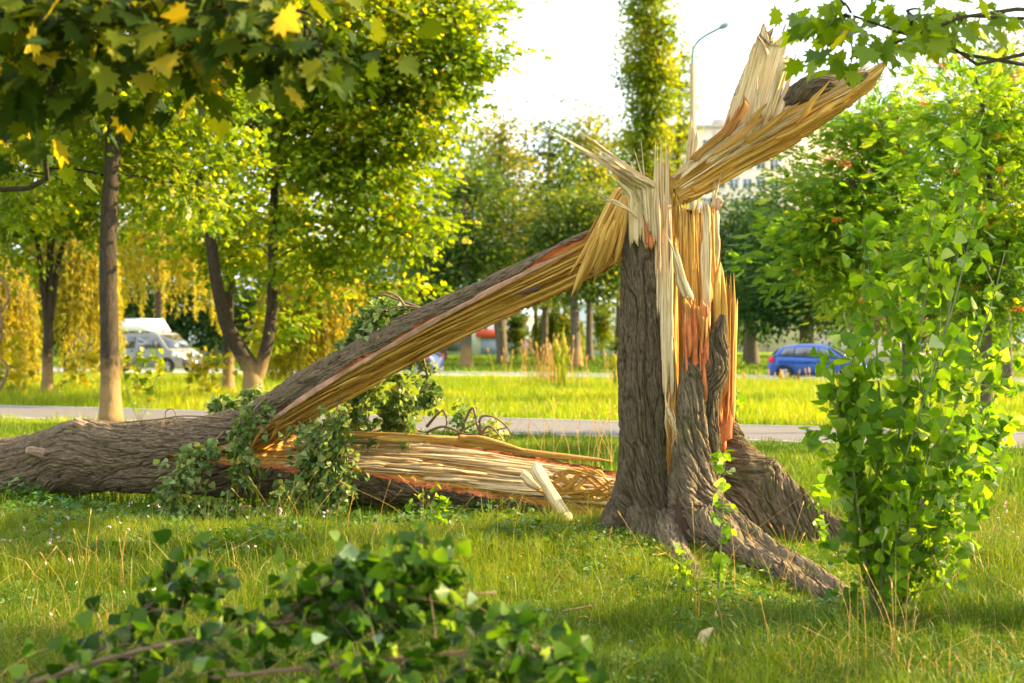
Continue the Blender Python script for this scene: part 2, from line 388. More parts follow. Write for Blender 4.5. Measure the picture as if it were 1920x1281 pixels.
def leaves(name, pos, size, T, mat, parent=None, rs=None, droop=-.5, flat=1.0, d=None, rnd=None, kind=None):
    n = len(pos); rs = rs or R_(1)
    if d is None: d = rdir(rs, n); d[:, 2] = d[:, 2]*.5 + droop
    nm = rdir(rs, n)*.75; nm[:, 2] += flat
    size = np.broadcast_to(size, (n,)) * rs.uniform(.65, 1.25, n)
    V, F_, k = leaf_arrays(pos, d, nm, size, T)
    r = rs.uniform(0, 1, n) if rnd is None else rnd
    o = mesh_np(name, V, [F_], mat, parent, attrs={'rnd': np.repeat(r, k)}, smooth=False)
    if kind: o['kind'] = kind
    return o

# ---------------------------------------------------------------- trees
def limb_path(a, b, rs, bow=.12, n=9, sag=0.0):
    a, b = np.asarray(a, float), np.asarray(b, float); L = np.linalg.norm(b-a)
    m1 = a + (b-a)*.35 + rs.normal(size=3)*L*bow*.6; m2 = a + (b-a)*.7 + rs.normal(size=3)*L*bow*.6; m1[2] += L*bow; m2[2] += L*bow*.7 - sag
    return catmull([a, m1, m2, b], n)
def rough_tube(mb, pts, r, sides, seed, amp=.08, a=0.0):
    pts = np.asarray(pts, float); n = len(pts)
    k = mb.n; mb.tube(pts, r, sides, a)
    V = mb.V[-1].reshape(n, sides, 3); c = pts[:, None]
    f = 1 + amp*(fbm(np.arange(sides)[None]*.9, np.arange(n)[:, None]*.35, 0, seed)-.5)*2
    f[:, -1] = (f[:, 0]+f[:, -1])/2
    mb.V[-1] = (c + (V-c)*f[..., None]).reshape(-1, 3)
def tree(name, label, base, stems, blobs, nleaf, lsize, T, lmat, bmat, seed, cat='tree', group='trees of the park', clump=.36, shell=.5,
         leafper=26, droop=-.4, tw=.02, limb_r=.35, flat=.8, rb=(0, 1)):
    """stems: list of (points, r0, r1); blobs: (x,y,z,rx,ry,rz); leaves gather in clumps through each blob's volume"""
    rs = R_(seed); t = thing(name, label, cat, base, group=group)
    first = None
    for si, (pts, r0, r1) in enumerate(stems):
        pts = catmull(pts, 40); rr = np.linspace(r0, r1, 40)
        if si == 0: rr = rr*(1 + .35*np.exp(-np.linspace(0, 1, 40)*22))
        mb = MB(); rough_tube(mb, pts, rr, 16, seed+si, .12)
        o = mb.build('trunk' if si == 0 else 'stem', bmat, t, attr='hgt')
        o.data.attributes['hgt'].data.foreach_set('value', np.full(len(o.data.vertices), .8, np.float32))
    allst = np.vstack([catmull(p, 40) for p, _, _ in stems]); rst = np.concatenate([np.linspace(a, b, 40) for _, a, b in stems])
    br = MB(); vol = np.array([b[3]*b[5] for b in blobs]); cnt = np.maximum(3, (nleaf*vol/vol.sum()/leafper).astype(int))
    P_, D_ = [], []
    for b, k in zip(blobs, cnt):
        c = np.array(b[:3]); r = np.array(b[3:])
        low = allst[:, 2] < c[2]+.1*r[2]; dd = np.linalg.norm((allst-c)*[1, 1, .8], axis=1) + np.where(low, 0, 50)
        q = int(np.argmin(dd)); lp = limb_path(allst[q], c, rs, .10)
        rl = max(.02, min(rst[q]*.7, .05*np.linalg.norm(r)*limb_r)); br.tube(lp, np.linspace(rl, rl*.35, len(lp)), 7)
        u = rdir(rs, k); rr = rs.uniform(0, 1, k)**(1/3.); rr = shell + (1-shell)*rr; rr[rs.uniform(size=k) < .25] *= rs.uniform(.2, .9)
        cl = c + u*rr[:, None]*r * (1 + .42*(vn(u[:, 0]*2.5+9, u[:, 1]*2.5+9, u[:, 2]*2.5+9, seed)-.5)[:, None]*2)
        cl[:, 2] = np.maximum(cl[:, 2], base[2]+.25)
        for q2 in range(0, k, max(1, k//14)):
            tp = limb_path(c + (cl[q2]-c)*rs.uniform(0, .25), cl[q2], rs, .08, 6); br.tube(tp, np.linspace(rl*.38, .006, 6), 5)
        sp = rs.normal(size=(k, leafper, 3)) * (clump*np.array([1, 1, .28])) * rs.uniform(.6, 1.3, (k, 1, 1))
        out = (cl - c)/r; sp = sp + out[:, None]*np.abs(rs.normal(size=(k, leafper, 1)))*clump*.5
        P_.append((cl[:, None]+sp).reshape(-1, 3)); dv = sp + out[:, None]*clump*.7 + rs.normal(size=sp.shape)*clump*.5
        dv[..., 2] += droop*clump; D_.append(dv.reshape(-1, 3))
    br.build('branches', M['twig'] if bmat is None else bmat, t, attr='hgt')
    Pp = np.vstack(P_); D = np.vstack(D_)
    big = vn(Pp[:, 0]*.9/clump*.4+50, Pp[:, 1]*.9/clump*.4+50, Pp[:, 2]*.9/clump*.4+50, seed)
    rnd = np.clip(rs.uniform(0, 1, len(Pp))*.72 + (big-.35)*.7, 0, 1)*(rb[1]-rb[0])+rb[0]
    odd = rs.uniform(size=len(Pp)) < .035; rnd[odd] = rs.uniform(.9, 1, odd.sum())
    leaves('crown', Pp, lsize, T, lmat, t, rs, flat=flat, d=D, rnd=rnd)
    return t
def B(px, py, Y, rx, ry, rd=None):
    s = Y/F; return (X(px, Y), Y, Z(py, Y), rx*s, (rd if rd else rx*s*.8), ry*s)
def TP(*pts): return [P(*p) for p in pts]

b0 = G(208, 27.0)
tree('maple_tree', 'tall maple with a thick straight trunk whitewashed at the bottom, by the footpath', b0,
     [([b0, P(205, 640, 27), P(203, 440, 27), P(212, 250, 27), P(205, 60, 27), P(200, -200, 27)], .195, .11)],
     [B(110, 90, 26, 210, 130), B(330, 130, 27.5, 170, 120), B(200, 270, 28.6, 160, 80), B(40, 320, 27.5, 110, 100), B(345, 345, 28.3, 120, 80),
      B(250, -120, 27, 300, 160), B(0, -100, 27, 250, 150), B(520, -120, 27, 180, 130)],
     30000, .135, T_STAR, M['l_maple'], M['bark_tree'], 11)
b0 = G(88, 40.8)
tree('maple_tree', 'slim maple splitting low into three dark stems, leftmost of the whitewashed trees', b0,
     [([b0, P(90, 640, 40.8), P(92, 560, 40.8), P(96, 400, 40.8), P(98, 200, 40.8)], .16, .07),
      (TP((88, 610, 40.8), (76, 500, 40.5), (62, 380, 40), (55, 240, 40)), .09, .04),
      (TP((95, 600, 40.8), (108, 500, 41), (128, 420, 41.5), (150, 300, 42)), .09, .04)],
     [B(60, 300, 40.8, 140, 110), B(160, 380, 41.5, 110, 80), B(20, 440, 40, 90, 60), B(180, 220, 41, 150, 120), B(-60, 350, 41, 110, 120)],
     14000, .15, T_STAR, M['l_maple'], M['bark_tree'], 12)
b0 = G(428, 42.5)
tree('maple_tree', 'maple with a pale whitewashed straight trunk just left of the forked tree', b0,
     [([b0, P(428, 640, 42.5), P(430, 480, 42.5), P(436, 200, 42.5), P(440, -60, 42.5)], .19, .09)],
     [B(380, 270, 43.5, 130, 90), B(520, 250, 43.5, 120, 110), B(600, 30, 42.5, 190, 150), B(760, -50, 42.5, 190, 120), B(440, 30, 42.5, 170, 150), B(560, 440, 44, 120, 80), B(330, 420, 43.5, 100, 60)],
     20000, .15, T_STAR, M['l_maple'], M['bark_tree'], 13)
b0 = G(474, 38.5)
tree('maple_tree', 'forked maple with one stem leaning left and a bright green crown against the sky', b0,
     [([b0, P(474, 715, 38.5), P(468, 685, 38.5), P(430, 620, 38.3), P(408, 540, 38), P(392, 430, 37.8), P(372, 330, 37.6), P(362, 200, 37.5)], .30, .08),
      (TP((476, 715, 38.5), (492, 680, 38.5), (508, 600, 38.6), (512, 480, 38.8), (516, 340, 39), (535, 240, 39), (560, 90, 39)), .19, .08)],
     [B(420, 150, 37.5, 150, 130), B(560, 130, 38, 170, 150), B(700, 150, 38, 170, 150), B(800, 95, 37.5, 120, 90), B(870, 100, 37.5, 75, 55), B(850, 30, 38, 70, 60),
      B(790, 215, 38, 90, 55), B(640, 330, 38, 170, 110), B(725, 420, 37, 95, 55), B(780, 445, 37, 60, 28), B(730, 540, 37.5, 70, 26), B(490, 420, 41.5, 110, 90), B(610, 480, 38, 90, 55),
      B(420, 490, 40.5, 40, 40), B(520, 600, 39.5, 30, 50), B(620, -60, 38, 240, 110), B(300, 330, 40, 80, 50), B(690, 270, 37, 110, 90)],
     44000, .17, T_STAR, M['l_maple'], M['bark_tree'], 14, shell=.3)
# park trees beyond the road
def far_tree(name, label, px, Y, stempx, blobs, n, size, mat, seed, r=.25, wash=True, T=T_QUAD, clump=.9, cat='tree', **kw):
    b = G(px, Y); st = [([b] + [P(*q) for q in stempx], r, r*.35)]
    return tree(name, label, b, st, [B(*q) for q in blobs], n, size, T, mat, M['bark_far_wash'] if wash else M['bark_plain'], seed, cat=cat, clump=clump, **kw)
GP = None
far_tree('park_tree', 'dark dense tree beyond the road with a whitewashed trunk left of the red shop sign', 874, 88, [(874, 600, 88), (872, 480, 88), (868, 320, 88)],
         [(870, 520, 88, 70, 70), (855, 430, 88, 60, 90), (880, 350, 89, 45, 70), (830, 500, 90, 60, 60), (800, 540, 90, 50, 40)], 9000, .34, M['l_mid'], 21, .38, rb=(0, .7))
far_tree('larch_tree', 'golden green larch with a narrow top behind the dark tree', 942, 104, [(938, 560, 104), (935, 420, 104), (938, 250, 104)],
         [(935, 480, 104, 60, 60), (938, 400, 104, 50, 60), (940, 330, 104, 34, 55), (943, 275, 104, 20, 45), (945, 225, 104, 8, 30)], 9000, .34, M['l_gold'], 22, .4, wash=False)
far_tree('park_tree', 'pointed green tree standing under the long wooden splinters', 1022, 112, [(1022, 560, 112), (1028, 400, 112), (1030, 260, 112)],
         [(1025, 500, 112, 60, 70), (1030, 420, 112, 48, 60), (1030, 340, 112, 36, 60), (1030, 275, 112, 18, 45), (1030, 225, 112, 7, 30)], 9000, .36, M['l_mid'], 23, .3, wash=False)
far_tree('park_tree', 'tree with a tall slim trunk, whitewashed at the foot, close left of the broken trunk', 1080, 89.5, [(1078, 600, 89.5), (1072, 500, 89.5), (1068, 400, 89.5)],
         [(1075, 460, 89.5, 75, 50), (1100, 530, 90, 60, 35), (1140, 480, 90, 60, 70), (1040, 420, 89.5, 55, 55), (1120, 400, 90, 45, 60)], 10000, .32, M['l_mid'], 24, .36)
far_tree('park_tree', 'pointed yellow green tree reaching up beside the splinter fan', 1105, 118, [(1105, 560, 118), (1102, 400, 118), (1098, 250, 118)],
         [(1105, 480, 118, 60, 70), (1102, 400, 118, 50, 60), (1100, 320, 118, 38, 55), (1098, 262, 118, 18, 45), (1097, 215, 118, 7, 30)], 8000, .38, M['l_gold'], 25, .3, wash=False, rb=(0, .7))
far_tree('park_tree', 'bushy green tree right behind the top of the broken trunk', 1160, 125, [(1160, 560, 125), (1160, 400, 125)],
         [(1160, 450, 125, 70, 100), (1150, 330, 125, 50, 60), (1140, 270, 125, 25, 40), (1210, 400, 125, 60, 80)], 9000, .38, M['l_gold'], 26, .35, wash=False, rb=(.0, .6))
far_tree('park_tree', 'faint tree with a ragged top at the edge of the big maple crown', 830, 120, [(832, 560, 120), (835, 400, 120)],
         [(830, 430, 120, 55, 90), (850, 320, 120, 40, 60), (880, 270, 120, 22, 40), (780, 480, 120, 60, 60), (820, 560, 120, 80, 40)], 7000, .40, M['l_mid'], 27, .35, wash=False)
far_tree('poplar_tree', 'tall narrow column poplar rising out of the top of the frame', 1215, 100, [(1212, 400, 100), (1212, 200, 100), (1210, -120, 100)],
         [(1212, 500, 100, 40, 90), (1212, 380, 100, 40, 80), (1210, 270, 100, 36, 80), (1225, 190, 100, 28, 80), (1200, 150, 100, 26, 80), (1215, 60, 100, 34, 90), (1205, -40, 100, 30, 90), (1235, 90, 100, 14, 80)],
         24000, .30, M['l_pop'], 28, .4, wash=False, clump=.55)
far_tree('poplar_tree', 'lower thin poplar just left of the street lamp', 1272, 104, [(1272, 500, 104), (1272, 300, 104), (1274, 120, 104)],
         [(1272, 420, 104, 22, 110), (1268, 300, 104, 18, 70), (1276, 210, 104, 15, 70), (1280, 135, 104, 10, 50)], 6000, .28, M['l_pop'], 29, .25, wash=False, clump=.4)
far_tree('park_tree', 'dark spreading tree behind the roof of the blue car', 1515, 84, [(1512, 600, 84), (1508, 500, 84), (1510, 380, 84)],
         [(1480, 520, 84, 95, 80), (1560, 480, 84, 100, 90), (1440, 560, 84, 60, 50), (1520, 570, 85, 90, 45), (1500, 400, 84, 80, 70), (1600, 560, 86, 80, 60)], 16000, .30, M['l_dark'], 30, .5, wash=False)
far_tree('park_tree', 'dark green tree between the broken trunk and the blue car', 1412, 96, [(1410, 600, 96), (1408, 500, 96), (1405, 420, 96)],
         [(1400, 560, 96, 60, 55), (1420, 490, 96, 60, 60), (1390, 430, 96, 50, 50), (1440, 420, 98, 55, 50)], 9000, .32, M['l_dark'], 31, .4, wash=False, rb=(.2, 1))
far_tree('park_tree', 'loose light green tree in front of the pale apartment block', 1400, 110, [(1400, 560, 110), (1400, 420, 110)],
         [(1390, 430, 110, 45, 45), (1440, 470, 110, 60, 60), (1370, 500, 110, 40, 50)], 3500, .34, M['l_gold'], 32, .3, wash=False, rb=(0, .7))
far_tree('birch_tree', 'airy yellowish birch rising at the right edge of the picture', 1890, 38, [(1885, 500, 38), (1880, 300, 38), (1882, 60, 38)],
         [(1885, 100, 38, 35, 60), (1880, 180, 38, 55, 70), (1900, 300, 38, 80, 90), (1880, 430, 38, 80, 80)], 11000, .13, M['l_gold'], 33, .14, wash=False, clump=.35, T=T_QUAD, rb=(0, .75))
far_tree('park_tree', 'broad green tree filling the gap behind the rowans at the right', 1760, 62, [(1760, 560, 62), (1755, 400, 62)],
         [(1700, 500, 62, 120, 110), (1820, 480, 62, 120, 120), (1900, 560, 62, 100, 90), (1760, 590, 62, 110, 40), (1620, 540, 62, 70, 60)], 14000, .24, M['l_mid'], 34, .35, wash=False)
for (px, Y, top, lab, sd_) in ((968, 128, 588, 'clipped dark green column shrub in front of the shop wall', 41), (1128, 126, 575, 'bright green column shrub near the glass shop front', 42)):
    b = G(px, Y); r_ = 14 if px < 1000 else 20
    tree('column_shrub', lab, b, [([b, P(px, top+30, Y)], .1, .04)], [B(px, (top+662)/2, Y, r_, (662-top)/2), B(px, top+18, Y, r_*.6, 18)], 3500, .22, T_QUAD, M['l_pop' if px > 1000 else 'l_mid'], M['bark_plain'], sd_, cat='shrub', clump=.3, shell=.5)
b = G(1172, 122); tree('round_shrub', 'small rounded shrub in front of the glass shop front', b, [([b, P(1172, 650, 122)], .08, .04)], [B(1168, 650, 122, 14, 16)], 900, .22, T_QUAD, M['l_mid'], M['bark_plain'], 43, cat='shrub', clump=.3)
for (px, Y, lean, lab, sd_) in ((1008, 132, -6, 'left of two thin dark trunks standing close together before the shop', 44), (1022, 131, 3, 'right of two thin dark trunks standing close together before the shop', 45), (940, 120, -16, 'leaning trunk with an unpainted foot between the shop sign and column shrub', 46), (655, 120, 0, 'distant dark trunked tree mostly hidden behind the leaning trunk', 47)):
    b = G(px, Y); tree('park_tree', lab, b, [([b, P(px+lean*.5, 610, Y), P(px+lean, 520, Y)], .36 if px in (940, 655) else .22, .16)], [B(px+lean, 500, Y, 45, 50), B(px+lean+10, 555, Y, 35, 20)], 2500, .36, T_QUAD, M['l_mid'], M['bark_plain'], sd_, clump=.8)

def willow(label, px, Y, top, bottom, rx, ns, seed, size=.17, mat='l_willow', r=.25, hang=(.45, 1.0)):
    rs = R_(seed); b = G(px, Y); s = Y/F; t = thing('willow_tree', label, 'tree', b)
    mb = MB(); tp = catmull([b, P(px-4, (top+bottom)/2, Y), P(px, top+20, Y)], 20); rough_tube(mb, tp, np.linspace(r, r*.4, 20), 12, seed)
    o = mb.build('trunk', M['bark_plain'], t, attr='hgt')
    br = MB(); PP, DD = [], []; H = (bottom-top)*s
    for k in range(ns):
        a = rs.uniform(0, 2*np.pi); q = math.sqrt(rs.uniform(.02, 1)); cx = q*math.cos(a)*rx*s; cy = q*math.sin(a)*rx*s*.8
        zt = Z(top, Y) - (q**2)*H*.35 + rs.normal()*.15; L = H*rs.uniform(*hang)*(.55+.3*q); L = min(L, zt-.35)
        m = 12; u = np.linspace(0, 1, m); drift = rs.normal(size=2)*.15
        st = np.stack([b[0]+cx*(1+.12*u)+drift[0]*u, b[1]+cy*(1+.12*u)+drift[1]*u, zt-L*u**1.1], 1)
        br.tube(st, np.linspace(.008, .003, m), 3, cap=False)
        if k % 12 == 0: br.tube(limb_path(tp[int(8+rs.randint(10))], st[0], rs, .15, 7), np.linspace(r*.3, .02, 7), 5)
        nl = int(L/.045); f = rs.uniform(0, 1, nl); ii = f*(m-1); i0 = np.minimum(ii.astype(int), m-2); fr = (ii-i0)[:, None]
        PP.append(st[i0]*(1-fr)+st[i0+1]*fr + rs.normal(size=(nl, 3))*.045); d = rs.normal(size=(nl, 3))*.45; d[:, 2] -= .9; DD.append(d)
    br.build('branches', M['twig'], t); Pp = np.vstack(PP); D = np.vstack(DD)
    leaves('crown', Pp, size, T_LONG, M[mat], t, rs, flat=0.0, d=D)
    return t
willow('wide golden weeping willow hanging behind the leaning trunk', 590, 52, 470, 740, 105, 420, 51, .26)
willow('yellow weeping willow between the two leftmost trunks', 130, 62, 370, 700, 90, 380, 52, .28)
willow('weeping willow with thin yellow strands above the grey van', 300, 78, 380, 585, 110, 240, 53, .30)
for k_, (px, Y, top, rx) in enumerate(((-20, 150, 440, 70), (70, 175, 470, 60), (170, 150, 400, 80), (265, 180, 450, 60), (350, 150, 420, 70), (450, 165, 430, 75), (540, 150, 420, 70), (640, 172, 470, 60), (720, 150, 430, 80), (790, 180, 490, 60), (1290, 150, 520, 70), (1690, 140, 470, 80), (1830, 150, 440, 90), (1350, 175, 560, 50))):
    lab = ['at the far left edge', 'between the two leftmost trunks, lower than its neighbours', 'right behind the slim three stemmed maple', 'above the roof of the grey van', 'above the bonnet of the grey van', 'behind the forked maple', 'behind the wide golden willow', 'low, at the right side of the wide golden willow', 'behind the middle of the leaning trunk', 'lowest, left of the dark tree with whitewashed trunk', 'behind the standing broken trunk', 'behind the red roofed house', 'behind the rowan at the right edge', 'low, just right of the broken trunk'][k_]
    far_tree('park_tree', 'distant dark green tree ' + lab, px, Y, [(px, 590, Y), (px+4, (top+600)/2, Y)], [(px, (top+640)/2, Y, rx, (640-top)/2), (px-rx*.5, 600, Y, rx*.7, 50), (px+rx*.5, 590, Y, rx*.7, 55), (px+5, top+20, Y, rx*.5, 40)], 6500, .55, M['l_dark' if k_ % 3 else 'l_mid'], 300+k_, .3, wash=False, clump=1.2)
willow('small pale green weeping tree in front of the shop wall', 1045, 124, 575, 672, 48, 160, 54, .42, mat='l_pop')
willow('yellow brush of hanging twigs at the far left edge', -10, 46, 470, 735, 80, 260, 55, .22)

# rowan trees with berries at the right
def rowan(label, px, Y, stems, blobs, n, seed, nb):
    b = G(px, Y); t = tree('rowan_tree', label, b, stems, [B(*q) for q in blobs], n, .21, T_PIN, M['l_rowan'], M['bark_plain'], seed, clump=.32, leafper=10, shell=.35, droop=-.3)
    rs = R_(seed+5); mb = MB(); ph = (1+5**.5)/2
    ic = np.array([(-1, ph, 0), (1, ph, 0), (-1, -ph, 0), (1, -ph, 0), (0, -1, ph), (0, 1, ph), (0, -1, -ph), (0, 1, -ph), (ph, 0, -1), (ph, 0, 1), (-ph, 0, -1), (-ph, 0, 1)])/1.9
    it = [(0, 11, 5), (0, 5, 1), (0, 1, 7), (0, 7, 10), (0, 10, 11), (1, 5, 9), (5, 11, 4), (11, 10, 2), (10, 7, 6), (7, 1, 8), (3, 9, 4), (3, 4, 2), (3, 2, 6), (3, 6, 8), (3, 8, 9), (4, 9, 5), (2, 4, 11), (6, 2, 10), (8, 6, 7), (9, 8, 1)]
    for k in range(26): mb.add(ic*.010 + rs.normal(size=3)*[.035, .035, .018] + b, T=it)
    proto = mb.build('berry_cluster', M['berry'], t)
    for k in range(nb):
        o = proto if k == 0 else proto.copy()
        if k: COL.objects.link(o); o.parent = t
        q = blobs[rs.randint(len(blobs))]; c = B(*q); u = rdir(rs, 1)[0]; u[1] = -abs(u[1])
        o.location = Vector((np.array(c[:3]) + u*np.array(c[3:])*rs.uniform(.8, 1.05)) - b); o.rotation_euler = (0, 0, rs.uniform(0, 6)); s = rs.uniform(1.0, 1.9); o.scale = (s, s, s)
    return t
rb1 = G(1700, 25)
rowan('rowan tree with orange berries whose crown spreads left over the blue car', 1700, 25, [([rb1, P(1700, 560, 25), P(1690, 400, 25), P(1680, 200, 25)], .10, .04), (TP((1700, 640, 25), (1660, 500, 24.8), (1610, 380, 24.6), (1590, 320, 24.5)), .06, .03)],
      [(1610, 330, 25, 105, 70), (1690, 230, 25, 110, 60), (1575, 430, 24.7, 95, 65), (1680, 400, 25, 120, 100), (1530, 490, 25, 70, 50), (1620, 540, 25, 90, 50), (1640, 250, 25.4, 60, 45)], 6000, 61, 30)
rb1 = G(1850, 21)
rowan('rowan tree hung with orange berry clusters at the right edge', 1850, 21, [([rb1, P(1850, 560, 21), P(1860, 400, 21), P(1840, 180, 21)], .09, .03), (TP((1852, 600, 21), (1890, 450, 21), (1930, 300, 21)), .05, .02)],
      [(1810, 240, 21, 95, 95), (1890, 220, 21, 80, 90), (1850, 370, 21, 110, 90), (1920, 420, 21, 110, 100), (1790, 480, 21, 90, 70), (1880, 560, 21, 120, 70), (1780, 130, 22, 35, 30)], 4000, 62, 30)
# near maples: only their overhanging boughs are in view
nb_ = G(-170, 9.4)
tree('maple_tree', 'near maple whose dark overhanging boughs fill the upper left corner', nb_,
     [([nb_, P(-150, 800, 9.4), P(-100, 500, 9.2), P(-55, 250, 9.0), P(-40, 0, 9), P(-30, -400, 9)], .21, .12)],
     [B(40, 60, 6.3, 160, 120, .5), B(100, 160, 6.2, 110, 50, .35), B(250, 40, 6.2, 150, 110, .5), B(420, 20, 6.0, 140, 110, .4), B(560, 20, 6.1, 90, 90, .35),
      B(600, 110, 6.0, 25, 45, .3), B(330, 130, 6.2, 90, 35, .3), B(30, 220, 6.6, 60, 35, .3), B(-150, 50, 8.5, 250, 250, 1.1), B(150, -250, 8.5, 420, 220, 1.4)],
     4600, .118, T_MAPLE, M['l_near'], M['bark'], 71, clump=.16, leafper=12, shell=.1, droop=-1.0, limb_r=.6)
nb_ = G(2500, 8.9)
tree('maple_tree', 'near maple reaching a leafy bough into the upper right corner', nb_,
     [([nb_, P(2480, 500, 8.9), P(2450, 100, 8.9), P(2440, -500, 8.9), P(2440, -1000, 8.9)], .22, .10)],
     [B(1600, 30, 7.6, 65, 55, .3), B(1700, 20, 7.6, 90, 55, .3), B(1620, 105, 7.6, 60, 28, .2), B(1790, 30, 7.6, 50, 35, .25),
      B(2050, -180, 7.8, 240, 120, .8), (5.2, 8.0, 4.6, 1.2, 1.0, .8), (6.4, 8.2, 4.9, 1.5, 1.2, 1.0), (7.6, 8.2, 4.4, 1.2, 1.1, 1.1), (8.6, 9.0, 5.6, 1.3, 1.2, 1.2)],  # unseen crown beyond the right edge, added to shade the near lawn
     5200, .13, T_MAPLE, M['l_maple'], M['bark'], 72, clump=.16, leafper=12, shell=.15, droop=-1.0, limb_r=.4)
# ---------------------------------------------------------------- broken trunk
def sstep(x, a, b): t = np.clip((x-a)/(b-a), 0, 1); return t*t*(3-2*t)
def bark_h(u, v, seed=0, su=1.0, sv=1.0):
    wu = (vn(u*6, v*4, 0, seed+3)-.5)*1.1 + (vn(u*2, v*1.3, 0, seed+4)-.5)*1.2
    n1 = vn(u*33*su+wu, v*3.6*sv+wu*.5, 0, seed); r1 = np.abs(2*n1-1)
    n2 = vn(u*64*su+wu*1.4, v*15*sv, 0, seed+1); r2 = np.abs(2*n2-1)
    n3 = vn(u*9+wu*.5, v*2.0, 0, seed+6)
    return .50*sstep(r1, .0, .24) + .24*sstep(r2, 0, .28) + .12*n3 + .14*vn(u*110, v*55, 0, seed+2)
def wood_h(u, v, seed=0):
    q = vn(u*16+(vn(u*3, v*2, 0, seed+9)-.5)*1.2, v*.9, 0, seed)
    return .55*np.floor(q*6)/6 + .3*vn(u*48, v*1.6, 0, seed+1) + .15*vn(u*120, v*5, 0, seed+2)
def log_(st, M_=160, step=.012, cuts=(), amp_b=.022, amp_w=.028, seed=0, lobes=None, squash=None, barkmask=None, jag=None):
    """st: (px, py, Y, width px, depth ratio). cuts: (t list, angle list deg, offset list). returns pieces"""
    st = np.array(st, float); ctr = np.array([P(a, b, c) for a, b, c in st[:, :3]])
    L = np.linalg.norm(np.diff(ctr, axis=0), axis=1).sum(); n = int(L/step)+2
    path = catmull(ctr, n*3); cl = np.concatenate([[0], np.cumsum(np.linalg.norm(np.diff(path, axis=0), axis=1))])
    tt = np.linspace(0, cl[-1], n); par = np.interp(tt, cl, np.linspace(0, len(st)-1, n*3))
    path = np.stack([np.interp(tt, cl, path[:, k]) for k in range(3)], 1)
    rr = catmull(np.c_[st[:, 3]*st[:, 2]/F/2, st[:, 4], st[:, 3]*0], n*3)
    ra = np.interp(tt, cl, rr[:, 0]); rb = ra*np.interp(tt, cl, rr[:, 1]); s01 = tt/tt[-1]
    T = np.gradient(path, axis=0); T /= np.linalg.norm(T, axis=1)[:, None]
    Fd = np.array([0, -1.0, 0]) - T*(-T[:, 1])[:, None]; Fd /= np.linalg.norm(Fd, axis=1)[:, None]; S = np.cross(Fd, T)
    ph = np.linspace(0, 2*np.pi, M_, endpoint=False) + np.pi          # seam at the back: angle from S towards F, start at -F side
    ph = ph + np.pi/2
    a = np.cos(ph)[None]*ra[:, None]; f = np.sin(ph)[None]*rb[:, None]
    low = 1 + .16*(fbm(np.cos(ph)[None]*1.3+5, np.sin(ph)[None]*1.3+5, tt[:, None]*1.6, seed+20)-.5)*2
    low = low * (1 + .075*(fbm(np.cos(ph)[None]*4+5, np.sin(ph)[None]*4+5, tt[:, None]*5, seed+22)-.5)*2)
    if lobes is not None: low = low * lobes(ph[None], s01[:, None])
    a = a*low; f = f*low
    u = (ph-ph[0])[None]*np.maximum(ra, .06)[:, None]*.95 + 3.0; v = np.broadcast_to(tt[:, None], u.shape) + seed*1.7
    hb = bark_h(u, v, seed); nx = np.cos(ph)[None]/ra[:, None]; nf = np.sin(ph)[None]/rb[:, None]; nl = np.sqrt(nx**2+nf**2)
    sc = np.minimum(1, ra/.08)[:, None]
    A = a + nx/nl*(hb-.6)*amp_b*sc*2; Ff = f + nf/nl*(hb-.6)*amp_b*sc*2
    wood = np.zeros(u.shape, bool); camb = np.zeros(u.shape); hw_u = u.copy()
    for (ts, angs, offs) in cuts:
        al = np.radians(np.interp(s01, ts, angs))[:, None]; d = np.interp(s01, ts, offs)[:, None]
        d = d + .10*(vn(tt[:, None]*5, 0, 0, seed+31)-.5) + .05*(vn(tt[:, None]*25, 0, 0, seed+32)-.5)
        un = A/ra[:, None]*np.cos(al) + Ff/rb[:, None]*np.sin(al); over = un - d; msk = over > 0
        pt = -A/ra[:, None]*np.sin(al) + Ff/rb[:, None]*np.cos(al); uu = pt*ra[:, None]
        hw = wood_h(uu+2, v, seed+5)
        un2 = d - .06 + (hw-.5)*amp_w*2/ra[:, None]
        A = np.where(msk, (un2*np.cos(al) - pt*np.sin(al))*ra[:, None], A); Ff = np.where(msk, (un2*np.sin(al) + pt*np.cos(al))*rb[:, None], Ff)
        wood |= msk; hw_u = np.where(msk, uu+2, hw_u); chord = np.sqrt(np.clip(1-d**2, .02, 1)); camb = np.where(msk, np.clip((np.abs(pt)-chord*.72)/(chord*.2), 0, 1), camb)
    V = path[:, None] + A[..., None]*S[:, None] + Ff[..., None]*Fd[:, None]
    if jag is not None:                                               # ragged upper end
        k = (s01 > .93)[:, None]; V = V + np.where(k[..., None], T[:, None]*(((s01-.93)/.07)[:, None]*jag*vn(u*25, 0, 0, seed+77))[..., None], 0)
    Vf = np.vstack([V.reshape(-1, 3), path[:1], path[-1:]])
    i, j = np.meshgrid(np.arange(n-1), np.arange(M_), indexing='ij'); j2 = (j+1) % M_
    Q = np.stack([i*M_+j, i*M_+j2, (i+1)*M_+j2, (i+1)*M_+j], -1).reshape(-1, 4)
    j = np.arange(M_); j2 = (j+1) % M_; c0 = n*M_
    caps = np.vstack([np.stack([j2, j, 0*j+c0], -1), np.stack([(n-1)*M_+j, (n-1)*M_+j2, 0*j+c0+1], -1)])
    wq = wood[i := np.arange(n-1)[:, None], np.arange(M_)[None]].reshape(-1)
    uv = np.stack([hw_u, v], -1).reshape(-1, 2); uv = np.vstack([uv, uv[:1], uv[-1:]])
    pad = lambda q: np.concatenate([q.reshape(-1), [0, 0]])
    return dict(V=Vf, Q=Q, caps=caps, wq=wq, uv=uv, hgt=pad(hb), camb=pad(camb), path=path, T=T, S=S, F=Fd, ra=ra)
